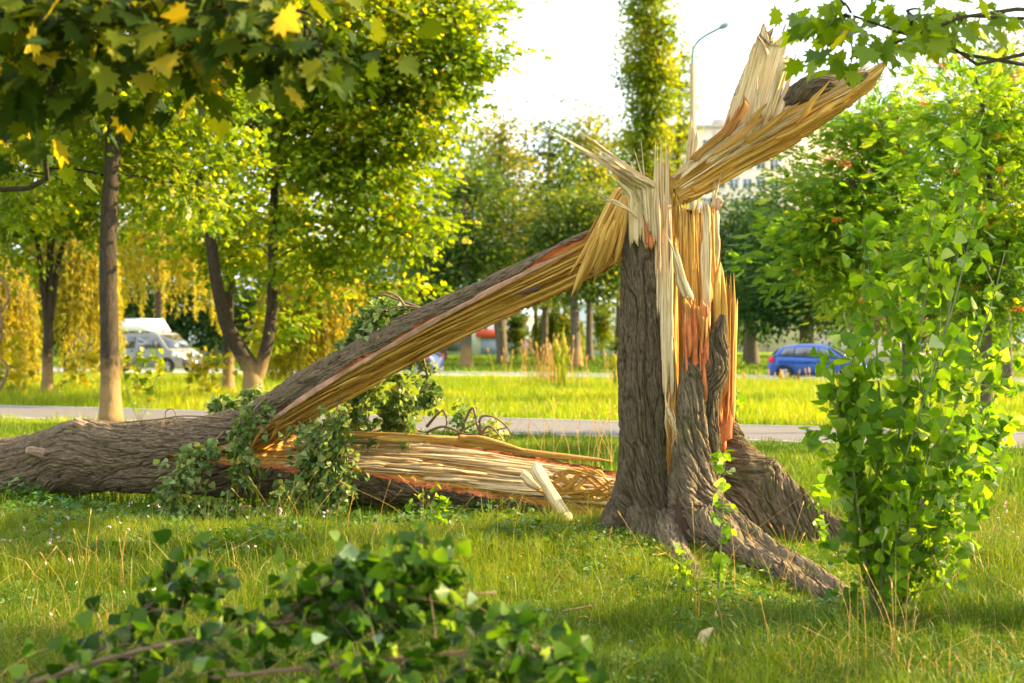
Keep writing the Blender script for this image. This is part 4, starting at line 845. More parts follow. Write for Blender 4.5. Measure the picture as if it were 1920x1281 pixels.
# inner bark band, salmon coloured, along the leaning half
S = Shards(); i = np.arange(int(.42*n), int(.93*n))
for a0, a1 in ((.42, .58), (.54, .70), (.66, .82), (.78, .94)):
    ii = np.linspace(a0*n, a1*n, 8).astype(int); al = np.radians(np.interp(ii/n, [.4, .5, .7, .9], [142, 128, 124, 118])); d0 = np.interp(ii/n, [.4, .5, .7, .9], [.78, .72, .66, .40]); pt = -np.sqrt(1-d0**2)*.90
    # front edge of the cut (towards F)
    A = d0*np.cos(al)+pt*-1*0-(-1)*0; ang = al-np.arccos(np.clip(d0, -1, 1))-(-.10)
    pts = gU['path'][ii] + (np.cos(ang)*gU['ra'][ii]*.97)[:, None]*gU['S'][ii] + (np.sin(ang)*gU['ra'][ii]*.9*.97)[:, None]*gU['F'][ii]
    S.add(pts, .05, .012, rs, taper=.3, base=.5, camb=.85, face=(0, -1, 0), twist=.1, tone=0, n=24)
S.build('inner_bark', M['wood_pale'], ub)

# loose pieces
def piece(name, label, cat, pts, wpx, th, mat=M['wood_pale'], **kw):
    S = Shards(); rs_ = rs
    t = P(*pts[0]); poly(S, pts, wpx, th, **kw); o = S.build(name, mat, None)
    c = np.array(o.bound_box).mean(0); o.data.transform(__import__('mathutils').Matrix.Translation(Vector(-c))); o.location = Vector(c); return tag(o, label, cat)
piece('wood_splinter', 'broad pale split plank leaning against the open face of the fallen trunk', 'wood splinter', [(998, 868, 12.25), (1020, 905, 12.2), (1045, 945, 12.1), (1068, 980, 11.95)], 25, .03, taper=.03)
piece('wood_splinter', 'short stub of split wood crossing behind the leaning plank', 'wood splinter', [(975, 888, 12.35), (995, 902, 12.3), (1015, 918, 12.28)], 20, .03, taper=.05)
piece('wood_chip', 'small pale wood chip in the grass between plank and trunk foot', 'wood chip', [(1073, 1002, 11.55), (1084, 994, 11.52), (1096, 988, 11.5)], 16, .03, taper=.08)
piece('wood_chip', 'pale weathered root stub in the grass below the small sapling', 'wood chip', [(1312, 1238, 8.05), (1318, 1200, 8.05), (1330, 1172, 8.1)], 22, .05, taper=.3)
piece('wood_chip', 'tiny pale chip lying near the bottom edge right of the root stub', 'wood chip', [(1532, 1245, 7.6), (1540, 1260, 7.55), (1548, 1272, 7.5)], 8, .01, taper=.2)

# splinters and bark crumbs scattered on the grass round the foot
S = Shards(); rs = R_(99)
for k in range(170):
    yy = rs.uniform(8.6, 12.3); xx = 1.2+rs.normal()*1.0; a = rs.uniform(0, np.pi); L = rs.uniform(.03, .16); z = float(hz(xx, yy))+rs.uniform(.02, .06); d = np.array([math.cos(a)*L, math.sin(a)*L, rs.normal()*.02])
    if abs(xx-1.25) < .35 and abs(yy-11.3) < .35: continue
    S.add([np.array([xx, yy, z]), np.array([xx, yy, z])+d*.5+[0, 0, .004], np.array([xx, yy, z])+d], rs.uniform(.006, .022), .006, rs, taper=.3, face=(0, 0, 1), n=6)
tag(S.build('wood_crumbs', M['wood'], None), 'pale wood slivers and crumbs scattered in the grass at the trunk foot', 'wood debris', kind='stuff')
LOCAL = True
# ---------------------------------------------------------------- vehicles
def paint(name, col, rough=.28, metal=.3, coat=.8): 
    m, t, o = newmat(name); tc = N(t, 'ShaderNodeTexCoord'); n = noise(t, tc.outputs['Object'], 3.0, 4)
    c = mixc(t, n, tuple(q*.85 for q in col), tuple(min(1, q*1.1) for q in col)); principled(t, o, c, rough, metal=metal, coat=coat); return m
M['blue'] = paint('blue_car_paint', (.003, .07, .36)); M['navy'] = paint('dark_car_paint', (.015, .03, .09)); M['silver'] = paint('grey_van_paint', (.19, .195, .175), .35, .0, .6)
M['glass'] = simple('dark_car_glass', (.02, .025, .03), .06, .1, spec=1.0, coat=1.0); M['tyre'] = simple('tyre_rubber', (.02, .02, .02), .85); M['rim'] = simple('wheel_rim', (.5, .5, .52), .3, metal=.8)
M['plastic'] = simple('black_trim', (.03, .03, .032), .55); M['lampglass'] = simple('lamp_glass', (.8, .82, .8), .1, coat=1.0); M['redlamp'] = simple('red_lamp', (.6, .01, .02), .2); M['orange'] = simple('orange_beacon', (.9, .22, .01), .3)
M['white'] = simple('white_panel', (.80, .81, .82), .45); M['tarp'] = simple('grey_tarpaulin', (.36, .35, .31), .75); M['plate'] = simple('number_plate', (.8, .8, .78), .4)
def loft(parent, name, mat, xs, ring, smooth=True):
    """ring(x) -> list of (y,z) half profile from sill to roof centre, mirrored"""
    V, Q = [], []; h = None
    for x in xs:
        r = ring(x); full = r + [(-y, z) for y, z in reversed(r)]; h = len(full); V += [(x, y, z) for y, z in full]
    for i in range(len(xs)-1):
        for j in range(h): j2 = (j+1) % h; Q.append((i*h+j, i*h+j2, (i+1)*h+j2, (i+1)*h+j))
    T = [(0, j+1, j) for j in range(1, h-1)] + [((len(xs)-1)*h, (len(xs)-1)*h+j, (len(xs)-1)*h+j+1) for j in range(1, h-1)]
    return mesh_np(name, V, [np.array(Q), np.array(T)], mat, parent, smooth=smooth, origin=False)
def panel(parent, name, mat, quad, th=.012):      # thin slab following four 3D corners, proud of the body
    q = np.array(quad, float); n = np.cross(q[1]-q[0], q[3]-q[0]); n /= np.linalg.norm(n); m = len(q)
    V = np.vstack([q - n*th, q + n*th]); Q = [[i, (i+1) % m, m+(i+1) % m, m+i] for i in range(m)]; T = [[0, i+1, i] for i in range(1, m-1)]+[[m, m+i, m+i+1] for i in range(1, m-1)]
    return mesh_np(name, V, [np.array(Q), np.array(T)], mat, parent, smooth=False, origin=False)
def wheel(parent, x, y, r, wd=.2):
    mb = MB(); ph = np.linspace(0, 2*np.pi, 28, endpoint=False); prof = [(r*.62, -.5), (r*.92, -.5), (r, -.36), (r, .36), (r*.92, .5), (r*.62, .5)]
    V = np.array([[x+q*math.cos(a), y+k*wd, r+q*math.sin(a)] for a in ph for q, k in prof]); m = len(prof)
    Q = [[i*m+j, i*m+(j+1) % m, ((i+1) % 28)*m+(j+1) % m, ((i+1) % 28)*m+j] for i in range(28) for j in range(m)]
    ty = mesh_np('wheel', V, [np.array(Q)], M['tyre'], parent, origin=False)
    mb = MB(); s = -1 if y < 0 else 1
    for k in range(5): a = k*2*np.pi/5; mb.tube([(x+.04*math.cos(a), y+s*wd*.42, r+.04*math.sin(a)), (x+r*.6*math.cos(a), y+s*wd*.4, r+r*.6*math.sin(a))], r*.10, 6)
    mb.tube([(x, y+s*wd*.1, r), (x, y+s*wd*.47, r)], r*.18, 12); mb.tube([(x+r*.6*math.cos(a), y+s*wd*.4, r+r*.6*math.sin(a)) for a in np.linspace(0, 2*np.pi, 25)], r*.05, 6)
    mb.build('rim', M['rim'], ty)
    return ty
def hatchback(label, x, y, rz, pm):
    t = thing('hatchback', label, 'car', (x, y, 0.02), rz)
    # front at +x, length 4.0
    bx = [-2.0, -1.96, -1.85, -1.6, -1.3, -.9, -.4, 0, .4, .8, 1.1, 1.5, 1.8, 1.94, 2.0]
    belt = lambda q: np.interp(q, [-2, -1.9, -1.5, -.5, .8, 1.2, 1.7, 1.95, 2.0], [.80, .98, 1.0, .97, .93, .88, .76, .62, .5])
    wid = lambda q: np.interp(q, [-2, -1.9, -1.5, 1.4, 1.8, 1.95, 2.0], [.62, .76, .84, .85, .80, .68, .56])
    def ring(q):
        b = float(belt(q)); w_ = float(wid(q)); lo_ = .22 if abs(q) < 1.9 else .34
        arch = max(0, 1-((q-1.25)/.36)**2, 1-((q+1.25)/.36)**2); lo2 = max(lo_, .30+.34*math.sqrt(arch)) if arch > 0 else lo_
        return [(0, lo2), (w_*.96, lo2), (w_, max(lo2+.02, .5)), (w_, max(lo2+.03, .68)), (w_*.97, b-.05), (w_*.90, b), (0, b+.035)]
    xs_ = sorted(set(bx + list(np.linspace(-1.62, -.88, 13)) + list(np.linspace(.88, 1.62, 13))))
    body = loft(t, 'body', pm, xs_, ring)
    roof = lambda q: np.interp(q, [-1.82, -1.55, -1.3, -.6, .1, .45, 1.15], [1.0, 1.30, 1.42, 1.48, 1.45, 1.36, .93])
    def ring2(q):
        z = float(roof(q)); b = float(belt(q)); f = (z-b)/.5; return [(0, b-.03), (.78, b-.03), (.70, b+(z-b)*.5), (.64, z-.05 if z-b > .1 else z), (.5, z), (0, z+.025)]
    loft(t, 'cabin', pm, np.linspace(-1.82, 1.12, 26), ring2)
    def side(s, q, h): z = float(roof(q)); b = float(belt(q)); yy = .78+(.64-.78)*h; return (q, s*(yy+.004), b-.0+(z-b-.07)*h)
    for s in (-1, 1):
        for a0, a1, b0_, b1 in ((-1.45, -.95, -1.28, -.92), (-.88, .02, -.84, .0), (.10, .95, .10, .42)):
            panel(t, 'side_window', M['glass'], [side(s, a0, .08), side(s, a1, .08), side(s, b1, .9), side(s, b0_, .9)])
        panel(t, 'tail_light', M['redlamp'], [(-1.90, s*.765, .74), (-1.66, s*.845, .78), (-1.72, s*.83, 1.0), (-1.90, s*.75, 1.0)])
        panel(t, 'headlight', M['lampglass'], [(1.55, s*.85, .62), (1.90, s*.72, .55), (1.88, s*.73, .68), (1.5, s*.84, .78)])
        mb = MB(); mb.tube([(.75, s*.80, .98), (.72, s*.98, 1.02)], [.06, .09], 8); mb.build('wing_mirror', pm, t)
        mb = MB(); mb.box((-.35, s*.862, .79), (.2, .02, .03)); mb.box((.5, s*.862, .77), (.2, .02, .03)); mb.build('door_handle', M['plastic'], t)
        mb = MB()
        for q in (.06, -.9, 1.0): mb.box((q, s*.852, .58), (.012, .008, .56))
        mb.build('door_gap', M['plastic'], t)
        mb = MB(); mb.box((0, s*.82, .25), (1.7, .1, .08)); mb.build('sill', M['plastic'], t)
        for q in (-1.25, 1.25): wheel(t, q, s*.74, .31)
    panel(t, 'windscreen', M['glass'], [(1.12, -.66, .96), (1.12, .66, .96), (.5, .56, 1.36), (.5, -.56, 1.36)])
    panel(t, 'rear_window', M['glass'], [(-1.83, .64, 1.04), (-1.83, -.64, 1.04), (-1.6, -.54, 1.30), (-1.6, .54, 1.30)])
    mb = MB(); mb.box((1.97, 0, .42), (.1, 1.2, .2)); mb.build('bumper', M['plastic'], t)
    return t
RZ = math.atan2(SL, 1)
yc = 62.3/(1-SL*.2175*-1) if False else (ROAD0+2.1)/(1+.485*.2175)
hatchback('blue hatchback driving on the road beside the leafy sapling', X(1540, yc), yc, RZ, M['blue'])
yq = (ROAD0+5.6)/(1-.485*.072)
hatchback('dark blue car mostly hidden behind the leaning trunk, only its rear end showing', X(752, yq), yq, RZ+math.pi, M['navy'])
def van():
    yv = (ROAD0+2.2)/(1-.485*.265); t = thing('crew_van', 'grey crew cab truck with white raised fairing and orange beacon on the road', 'truck', (X(272, yv), yv, .02), RZ)
    pm = M['silver']; top = lambda q: np.interp(q, [-.9, -.8, .9, 1.35, 1.5, 2.25, 2.9, 3.0], [1.85, 2.0, 2.06, 2.0, 1.92, 1.22, 1.0, .8])
    wid = lambda q: np.interp(q, [-.9, 2.2, 2.8, 3.0], [.98, .98, .88, .72])
    def ring(q):
        z = float(top(q)); w_ = float(wid(q)); arch = max(0, 1-((q-2.15)/.44)**2); lo_ = max(.34, .38+.42*math.sqrt(arch)) if arch > 0 else .34; b = min(1.2, z-.06)
        return [(0, lo_), (w_, lo_), (w_, max(.7, lo_+.02)), (w_, max(b-.05, lo_+.05)), (w_*.98, b), (w_*.98-max(0, z-1.25)*.16, max(z-.1, b+.01)), (w_*.80, z), (0, z+.03)]
    loft(t, 'body', pm, sorted(list(np.linspace(-.9, 3.0, 30))+list(np.linspace(1.72, 2.58, 12))), ring)
    for s in (-1, 1):
        panel(t, 'side_window', M['glass'], [(-.72, s*.985, 1.27), (.12, s*.985, 1.27), (.12, s*.90, 1.82), (-.72, s*.90, 1.82)])
        panel(t, 'side_window', M['glass'], [(.38, s*.985, 1.25), (1.95, s*.985, 1.25), (1.42, s*.90, 1.80), (.38, s*.90, 1.82)])
        panel(t, 'headlight', M['lampglass'], [(2.45, s*.955, .86), (2.92, s*.82, .80), (2.90, s*.82, 1.0), (2.5, s*.93, 1.1)])
        mb = MB(); mb.tube([(1.62, s*1.0, 1.35), (1.60, s*1.14, 1.38)], .02, 6); mb.box((1.60, s*1.18, 1.42), (.1, .14, .36)); mb.build('wing_mirror', M['plastic'], t)
        mb = MB()
        for q in (.25, 1.55, -.78): mb.box((q, s*.984, .85), (.015, .01, .8))
        mb.build('door_gap', M['plastic'], t)
        mb = MB(); mb.box((.0, s*.99, 1.12), (.2, .03, .05)); mb.box((.5, s*.99, 1.12), (.2, .03, .05)); mb.build('door_handle', M['plastic'], t)
        for q in (2.15, -2.2): wheel(t, q, s*.86, .36, .24)
    panel(t, 'windscreen', M['glass'], [(2.24, -.82, 1.26), (2.24, .82, 1.26), (1.54, .72, 1.90), (1.54, -.72, 1.90)])
    mb = MB(); mb.box((2.98, 0, .55), (.14, 1.5, .36)); mb.build('bumper', M['plastic'], t)
    mb = MB(); [mb.box((3.0, 0, .80+k*.06), (.05, .9, .03)) for k in range(4)]; mb.build('grille', M['plastic'], t)
    mb = MB(); mb.tube([(3.02, 0, .9), (3.05, 0, .9)], .08, 16); mb.build('badge', M['rim'], t)
    mb = MB(); mb.box((3.07, 0, .56), (.02, .52, .12)); mb.build('number_plate', M['plate'], t)
    mb = MB(); mb.prism([(-1.2, 2.1), (.95, 2.1), (.62, 2.5), (.45, 2.72), (-1.2, 2.72)], -.85, .85); mb.build('roof_fairing', M['white'], t, smooth=False)
    mb = MB(); mb.tube([(1.15, 0, 2.08), (1.15, 0, 2.22)], [.08, .06], 12); mb.build('beacon', M['orange'], t)
    mb = MB(); mb.box((-2.4, 0, 1.55), (2.6, 1.9, 1.1)); mb.build('cargo_cover', M['tarp'], t, smooth=False)
    mb = MB(); mb.box((-2.4, 0, .86), (2.7, 2.0, .22)); [mb.box((-3.6+k*.6, s*1.005, .86), (.04, .02, .2)) for k in range(5) for s in (-1, 1)]; mb.build('side_board', M['silver'], t, smooth=False)
    mb = MB(); mb.box((-2.2, 0, .6), (3.0, .9, .16)); mb.build('chassis', M['plastic'], t, smooth=False)
van()
LOCAL = False
# ---------------------------------------------------------------- street lamp
YL = 37.6; b = G(1299, YL); t = thing('street_lamp', 'tall street lamp with a curved arm rising behind the broken trunk', 'street lamp', b)
mb = MB(); mb.tube([b, P(1299, 118, YL)], [.11, .075], 16); mb.build('pole', simple('lamp_concrete', (.34, .25, .14), .8), t)
mb = MB(); mb.tube(catmull([P(1299, 210, YL), P(1299, 110, YL), P(1302, 88, YL), P(1318, 70, YL), P(1355, 50, YL)], 24), .035, 10); mb.build('arm', simple('lamp_arm_steel', (.12, .22, .19), .5), t)
mb = MB(); h0, h1 = P(1348, 53, YL), P(1367, 44, YL); mb.tube(catmull([h0, (h0+h1)/2, h1], 8), [.03, .055, .07, .075, .075, .07, .055, .03], 10); mb.build('lamp_head', simple('lamp_head_grey', (.16, .24, .22), .5), t)

# ---------------------------------------------------------------- buildings
def plaster(name, c, rough=.85): return simple(name, c, rough, .08, .6)
M['win'] = simple('window_glass', (.10, .13, .16), .12, .2, 2.0, spec=1.0)
def rot(t): return t
bYa = 215; s_ = bYa/F
t = thing('apartment_block', 'tall cream apartment block far behind the broken trunk', 'building', (X(1450, bYa), bYa, 0))
zt = Z(240, bYa); x0, x1 = X(1238, bYa), X(1640, bYa); W = x1-x0; cx = X(1450, bYa)
mb = MB(); mb.box((x0+W/2, bYa+6, zt/2), (W, 12, zt)); mb.build('wall', plaster('cream_wall', (.72, .60, .46)), t, smooth=False)
mb = MB(); mb.box((x0+W/2, bYa+6, zt+.25), (W+.5, 12.5, .5)); mb.box((X(1365, bYa), bYa+6, zt+1.2), (3, 4, 1.6)); mb.build('roof_edge', plaster('roof_edge', (.5, .42, .34)), t, smooth=False)
fr = MB(); wm0 = None; nfl = 11; nb2 = 16
for fl in range(nfl):
    for c_ in range(nb2):
        if fl < 2 and c_ > 5: continue
        zc = 1.9+fl*(zt-1.5)/nfl; xc = x0+W*(c_+.5)/nb2
        if fl >= 5 and c_ < 9 or (fl > 2 and c_ < 4):
            mb = MB(); mb.box((xc, bYa-.03, zc), (1.25, .1, 1.4))
            o = mb.build('window', M['win'], t, smooth=False) if wm0 is None else wm0.copy()
            if wm0 is None: wm0 = o; px0_ = (xc, zc)
            else: COL.objects.link(o); o.parent = t; o.location = (xc-px0_[0], 0, zc-px0_[1])
            fr.box((xc, bYa-.02, zc-.78), (1.5, .3, .1)); fr.box((xc, bYa-.06, zc), (.08, .1, 1.4))
fr.build('window_sill', M['white'], t, smooth=False)
mb = MB(); [mb.box((x0+W*(k)/4, bYa-.1, zt/2), (.3, .2, zt)) for k in range(1, 4)]; mb.build('panel_joint', plaster('joint', (.55, .42, .3)), t, smooth=False)
# shop row
bY = 165; t = thing('shop_building', 'low white shop row with a red fascia under the leaning trunk', 'shop', (X(960, bY), bY, 0)); gX = lambda p: X(p, bY)
mb = MB(); x0, x1 = gX(835), gX(1060); mb.box(((x0+x1)/2, bY+4, 2.2), (x1-x0, 8, 4.4)); mb.build('wall', plaster('shop_white', (.78, .78, .78)), t, smooth=False)
mb = MB(); mb.box((gX(922), bY-.3, 1.95+.6), (gX(955)-gX(896), .6, .9)); mb.build('fascia', plaster('red_fascia', (.72, .10, .05)), t, smooth=False)
mb = MB(); mb.box((gX(930), bY-.1, 1.05), (gX(962)-gX(905), .25, 2.0)); mb.build('shop_front', plaster('blue_grey_front', (.34, .40, .52)), t, smooth=False)
mb = MB(); mb.box((gX(984), bY-.1, 1.0), (gX(992)-gX(976), .25, 1.7)); mb.build('pink_panel', plaster('pink_panel', (.75, .34, .42)), t, smooth=False)
for a_ in ((848, 1.4, 1.4, 1.8), (870, 1.4, 1.0, 1.8), (984, 2.9, 1.1, .9)): mb = MB(); mb.box((gX(a_[0]), bY-.1, a_[1]), (a_[2], .2, a_[3])); mb.build('window', M['win'], t, smooth=False)
mb = MB(); mb.box(((x0+x1)/2, bY+4, 4.5), (x1-x0+.6, 8.8, .3)); mb.build('roof', plaster('shop_roof', (.6, .6, .6)), t, smooth=False)
t = thing('shop_building', 'white hall with a band of windows just left of the standing trunk', 'building', (X(1160, bY), bY, 0))
mb = MB(); x0, x1 = gX(1062), gX(1260); mb.box(((x0+x1)/2, bY+4, 2.9), (x1-x0, 8, 5.8)); mb.build('wall', plaster('hall_white', (.78, .80, .83)), t, smooth=False)
for k in range(5): mb = MB(); mb.box((gX(1142+k*13), bY-.05, 2.5), (.68, .2, 1.7)); mb.build('window', M['win'], t, smooth=False)
mb = MB(); mb.box(((x0+x1)/2, bY+4, 5.95), (x1-x0+.6, 8.8, .3)); mb.build('roof', plaster('hall_roof', (.5, .55, .6)), t, smooth=False)
t = thing('kiosk', 'narrow white building with a dark window band showing between two left trunks', 'building', (X(392, bY), bY, 0))
mb = MB(); mb.box((gX(398), bY+2, 2.4), (3.0, 4, 4.8)); mb.build('wall', plaster('kiosk_white', (.74, .74, .72)), t, smooth=False)
mb = MB(); mb.box((gX(396), bY-.05, 2.3), (1.8, .2, .5)); mb.build('window', M['win'], t, smooth=False)
mb = MB(); mb.prism([(gX(398)-1.7, 4.8), (gX(398)+1.7, 4.8), (gX(398)+.3, 5.9), (gX(398)-.3, 5.9)], bY-.2, bY+4.2); mb.build('roof', plaster('kiosk_roof', (.6, .6, .62)), t, smooth=False)
bY = 104; t = thing('house', 'small pale house with a pinkish red pitched roof behind the sapling', 'house', (X(1660, bY), bY, 0))
mb = MB(); x0, x1 = gX(1575), gX(1760); mb.box(((x0+x1)/2, bY+4, 1.2), (x1-x0, 8, 2.4)); mb.build('wall', plaster('house_wall', (.78, .66, .60)), t, smooth=False)
a0, a1 = gX(1640), gX(1772); mb = MB()
mb.add([(a0, bY-.5, 2.4), (a1, bY-.5, 2.4), (a1-1.3, bY+4, 4.4), (a0+1.3, bY+4, 4.4), (a0, bY+8.5, 2.4), (a1, bY+8.5, 2.4), (a0, bY-.5, 2.2), (a1, bY-.5, 2.2), (a0, bY+8.5, 2.2), (a1, bY+8.5, 2.2)],
       Q=[(0, 1, 2, 3), (5, 4, 3, 2), (6, 7, 1, 0), (8, 6, 0, 4), (7, 9, 5, 1), (9, 8, 4, 5)], T=[(4, 0, 3), (1, 5, 2)])
mb.build('roof', simple('red_roof_sheet', (.62, .13, .13), .6), t, smooth=False)
for a_ in (1600, 1720): mb = MB(); mb.box((gX(a_), bY-.04, 1.3), (.9, .1, 1.0)); mb.build('window', M['win'], t, smooth=False)
# old stump on the verge
b = G(1042, 52); t = thing('old_stump', 'low weathered tree stump on the sunny verge beyond the path', 'stump', b); mb = MB()
rough_tube(mb, [b-np.array([0, 0, .05]), b+np.array([0, 0, .15]), b+np.array([.02, 0, .34])], [.42, .32, .28], 18, 9, .2); o = mb.build('stump_bark', M['bark_plain'], t, attr='hgt')
mb = MB(); mb.tube([b+np.array([.02, 0, .33]), b+np.array([.02, 0, .36])], .25, 18); mb.build('cut_face', M['wood_olive'], t, attr='camb')
# ---------------------------------------------------------------- leafy boughs, saplings
def leafy(parent, mains, ntw, twl, lpt, lsize, T, mat, seed, bias=(0, 0, 0), droop=.6, leafdroop=-.6, smat=None, sname='stem', lname='leaves', tr=(.1, 1), wide=1.0, flat=.6, spread=.02):
    rs = R_(seed); mb = MB(); PP, DD = [], []
    for pts, r0, r1 in mains: mb.tube(catmull(pts, 30), np.linspace(r0, r1, 30), 8)
    for k in range(ntw):
        pts, r0, r1 = mains[rs.randint(len(mains))]; pp = catmull(pts, 30); f = rs.uniform(*tr); i = min(28, int(f*29)); a = pp[i]; tg = pp[min(29, i+1)]-pp[i]; tg /= np.linalg.norm(tg)+1e-9
        d = rs.normal(size=3)*wide + tg*1.1 + np.array(bias); d /= np.linalg.norm(d); L = twl*rs.uniform(.4, 1.2)*(1.1-.4*f)
        u = np.linspace(0, 1, 8)[:, None]; st = a + d*L*u + np.array([0, 0, -1])*droop*L*u**2; mb.tube(st, np.linspace(max(.0025, r1*.6), .0012, 8), 4, cap=False)
        n = max(2, int(lpt*rs.uniform(.6, 1.3))); g_ = rs.uniform(.12, 1.0, n)**.8; ii = g_*7; i0 = np.minimum(ii.astype(int), 6); q = st[i0]+(st[i0+1]-st[i0])*(ii-i0)[:, None]
        dd = rs.normal(size=(n, 3))*.8 + d*.5; dd[:, 2] += leafdroop; PP.append(q + rs.normal(size=(n, 3))*spread); DD.append(dd)
    n = int(len(mains)*lpt*1.2)
    s = mb.build(sname, smat or M['twig'], parent)
    Pp = np.vstack(PP); D = np.vstack(DD)
    g_ = hz(Pp[:, 0], Pp[:, 1])+.03; Pp[:, 2] = np.maximum(Pp[:, 2], g_)
    l = leaves(lname, Pp, lsize, T, mat, parent, rs, flat=flat, d=D)
    return s, l
rs = R_(77)
# hanging boughs of the fallen crown
def bough(pts, ntw, twl, lpt, seed, r=.012, size=.062, **kw):
    s, l = leafy(FT, [(TP(*pts), r, .003)], ntw, twl, lpt, size, T_DELT, M['l_droop'], seed, sname='bough', **kw); l.parent = s; s.location = s.location; return s
bough([(500, 745, 13.2), (470, 780, 13.0), (455, 850, 12.95), (445, 930, 12.9)], 50, .28, 11, 1)
bough([(420, 810, 13.3), (380, 850, 13.1), (330, 890, 13.0), (310, 945, 12.95)], 60, .3, 11, 2)
bough([(560, 790, 13.0), (590, 830, 12.8), (600, 900, 12.75), (590, 965, 12.7)], 66, .3, 12, 3)
bough([(640, 740, 12.9), (620, 800, 12.7), (560, 900, 12.65), (530, 975, 12.6)], 70, .34, 12, 4)
bough([(620, 780, 12.8), (640, 850, 12.7), (630, 930, 12.65)], 44, .24, 11, 5)
bough([(700, 700, 12.9), (680, 760, 13.3), (650, 800, 13.5), (620, 820, 13.6)], 70, .42, 12, 6)
bough([(740, 680, 12.8), (750, 740, 13.2), (740, 790, 13.4)], 70, .36, 12, 7)
bough([(790, 660, 12.7), (806, 720, 12.8), (812, 745, 12.8)], 34, .16, 10, 8, size=.055)
bough([(640, 690, 13.2), (600, 740, 13.8), (580, 800, 13.9)], 30, .22, 12, 9)
bough([(620, 815, 13.7), (700, 808, 13.9), (800, 815, 14.0), (900, 825, 13.9)], 44, .2, 9, 10, r=.03, size=.05)
bough([(810, 585, 12.6), (760, 580, 12.8), (700, 590, 12.9), (650, 640, 12.9)], 80, .36, 11, 11)
bough([(740, 610, 12.9), (690, 640, 13.0), (650, 690, 13.1)], 56, .3, 12, 12)
bough([(560, 760, 13.4), (500, 745, 13.6), (430, 755, 13.8), (385, 775, 13.9)], 40, .16, 12, 13, droop=.3)
bough([(470, 950, 12.9), (400, 955, 12.9), (320, 965, 12.9)], 40, .18, 12, 14, droop=.4)
bough([(640, 985, 12.6), (520, 960, 12.7), (430, 960, 12.8)], 40, .2, 12, 15, droop=.4)
# twiggy remains lying on the split trunk
t = thing('fallen_branch', 'dead looking curled branch with a few yellowing leaves lying on the split trunk', 'branch', P(850, 825, 13.6))
mb = MB()
for pts in (((640, 790, 13.8), (690, 815, 13.7), (760, 822, 13.5), (840, 826, 13.4)), ((800, 800, 13.6), (828, 770, 13.5), (838, 790, 13.4), (830, 815, 13.4)), ((860, 820, 13.5), (885, 765, 13.4), (895, 800, 13.3), (905, 826, 13.3)), ((905, 826, 13.3), (900, 785, 13.3), (925, 782, 13.3), (955, 806, 13.3), (950, 830, 13.3)),
            ((780, 822, 13.5), (830, 800, 13.4), (880, 815, 13.3), (950, 802, 13.3)), ((760, 820, 13.5), (820, 830, 13.4), (880, 800, 13.4), (900, 790, 13.4)), ((900, 815, 13.3), (920, 800, 13.2), (952, 838, 13.2)), ((690, 815, 13.7), (720, 790, 13.7), (800, 812, 13.6))):
    mb.tube(catmull(TP(*pts), 20), np.linspace(.016, .006, 20), 6)
mb.build('twigs', M['twig'], t)
S = Shards(); n = 260; a = np.array([P(870+rs.normal()*14, 790+rs.normal()*18, 13.7+rs.normal()*.15) for _ in range(n//2)] + [P(925+rs.normal()*12, 806+rs.normal()*14, 13.5+rs.normal()*.1) for _ in range(n//2)])
leaves('leaves', a, .06, T_DELT, M['l_droop'], t, rs, rnd=np.r_[rs.uniform(0, .9, n//2), rs.uniform(.85, 1, n//2)])
t = thing('fallen_branch', 'arched bare twig springing from the top of the leaning trunk', 'branch', P(800, 585, 12.6)); mb = MB()
for pts in (((810, 585, 12.4), (770, 575, 12.4), (730, 578, 12.4), (705, 592, 12.4)), ((806, 584, 12.5), (740, 560, 12.6), (715, 552, 12.6), (690, 565, 12.6)), ((790, 582, 12.4), (760, 590, 12.4), (735, 600, 12.4)), ((760, 575, 12.5), (745, 556, 12.5), (722, 548, 12.5), (700, 556, 12.5))):
    mb.tube(catmull(TP(*pts), 18), np.linspace(.014, .004, 18), 6)
mb.build('twigs', M['twig'], t)
t = thing('dry_twig', 'thin dark dry twig lying along the top of the log at left', 'twig', P(350, 788, 13.5)); mb = MB()
mb.tube(catmull(TP((235, 792, 13.5), (300, 786, 13.4), (350, 780, 13.4), (440, 785, 13.3)), 18), .008, 6); mb.tube(catmull(TP((310, 784, 13.4), (312, 770, 13.4), (325, 768, 13.4), (332, 784, 13.4)), 14), .006, 5); mb.build('twig_stem', M['twig'], t)
t = thing('dry_twig', 'pale crooked dry twig on the grass under the log at the far left', 'twig', P(30, 940, 13.9)); mb = MB()
mb.tube(catmull(TP((-30, 980, 13.4), (10, 955, 13.6), (45, 940, 13.7), (75, 935, 13.8)), 18), np.linspace(.02, .008, 18), 6); mb.build('twig_stem', M['twig'], t)
t = thing('dry_twig', 'thin straight stick lying in the grass left of the small front root', 'twig', P(1060, 1145, 8.7)); mb = MB()
mb.tube(catmull(TP((1010, 1160, 8.7), (1060, 1146, 8.75), (1110, 1136, 8.8)), 10), .007, 6); mb.build('twig_stem', M['twig'], t)

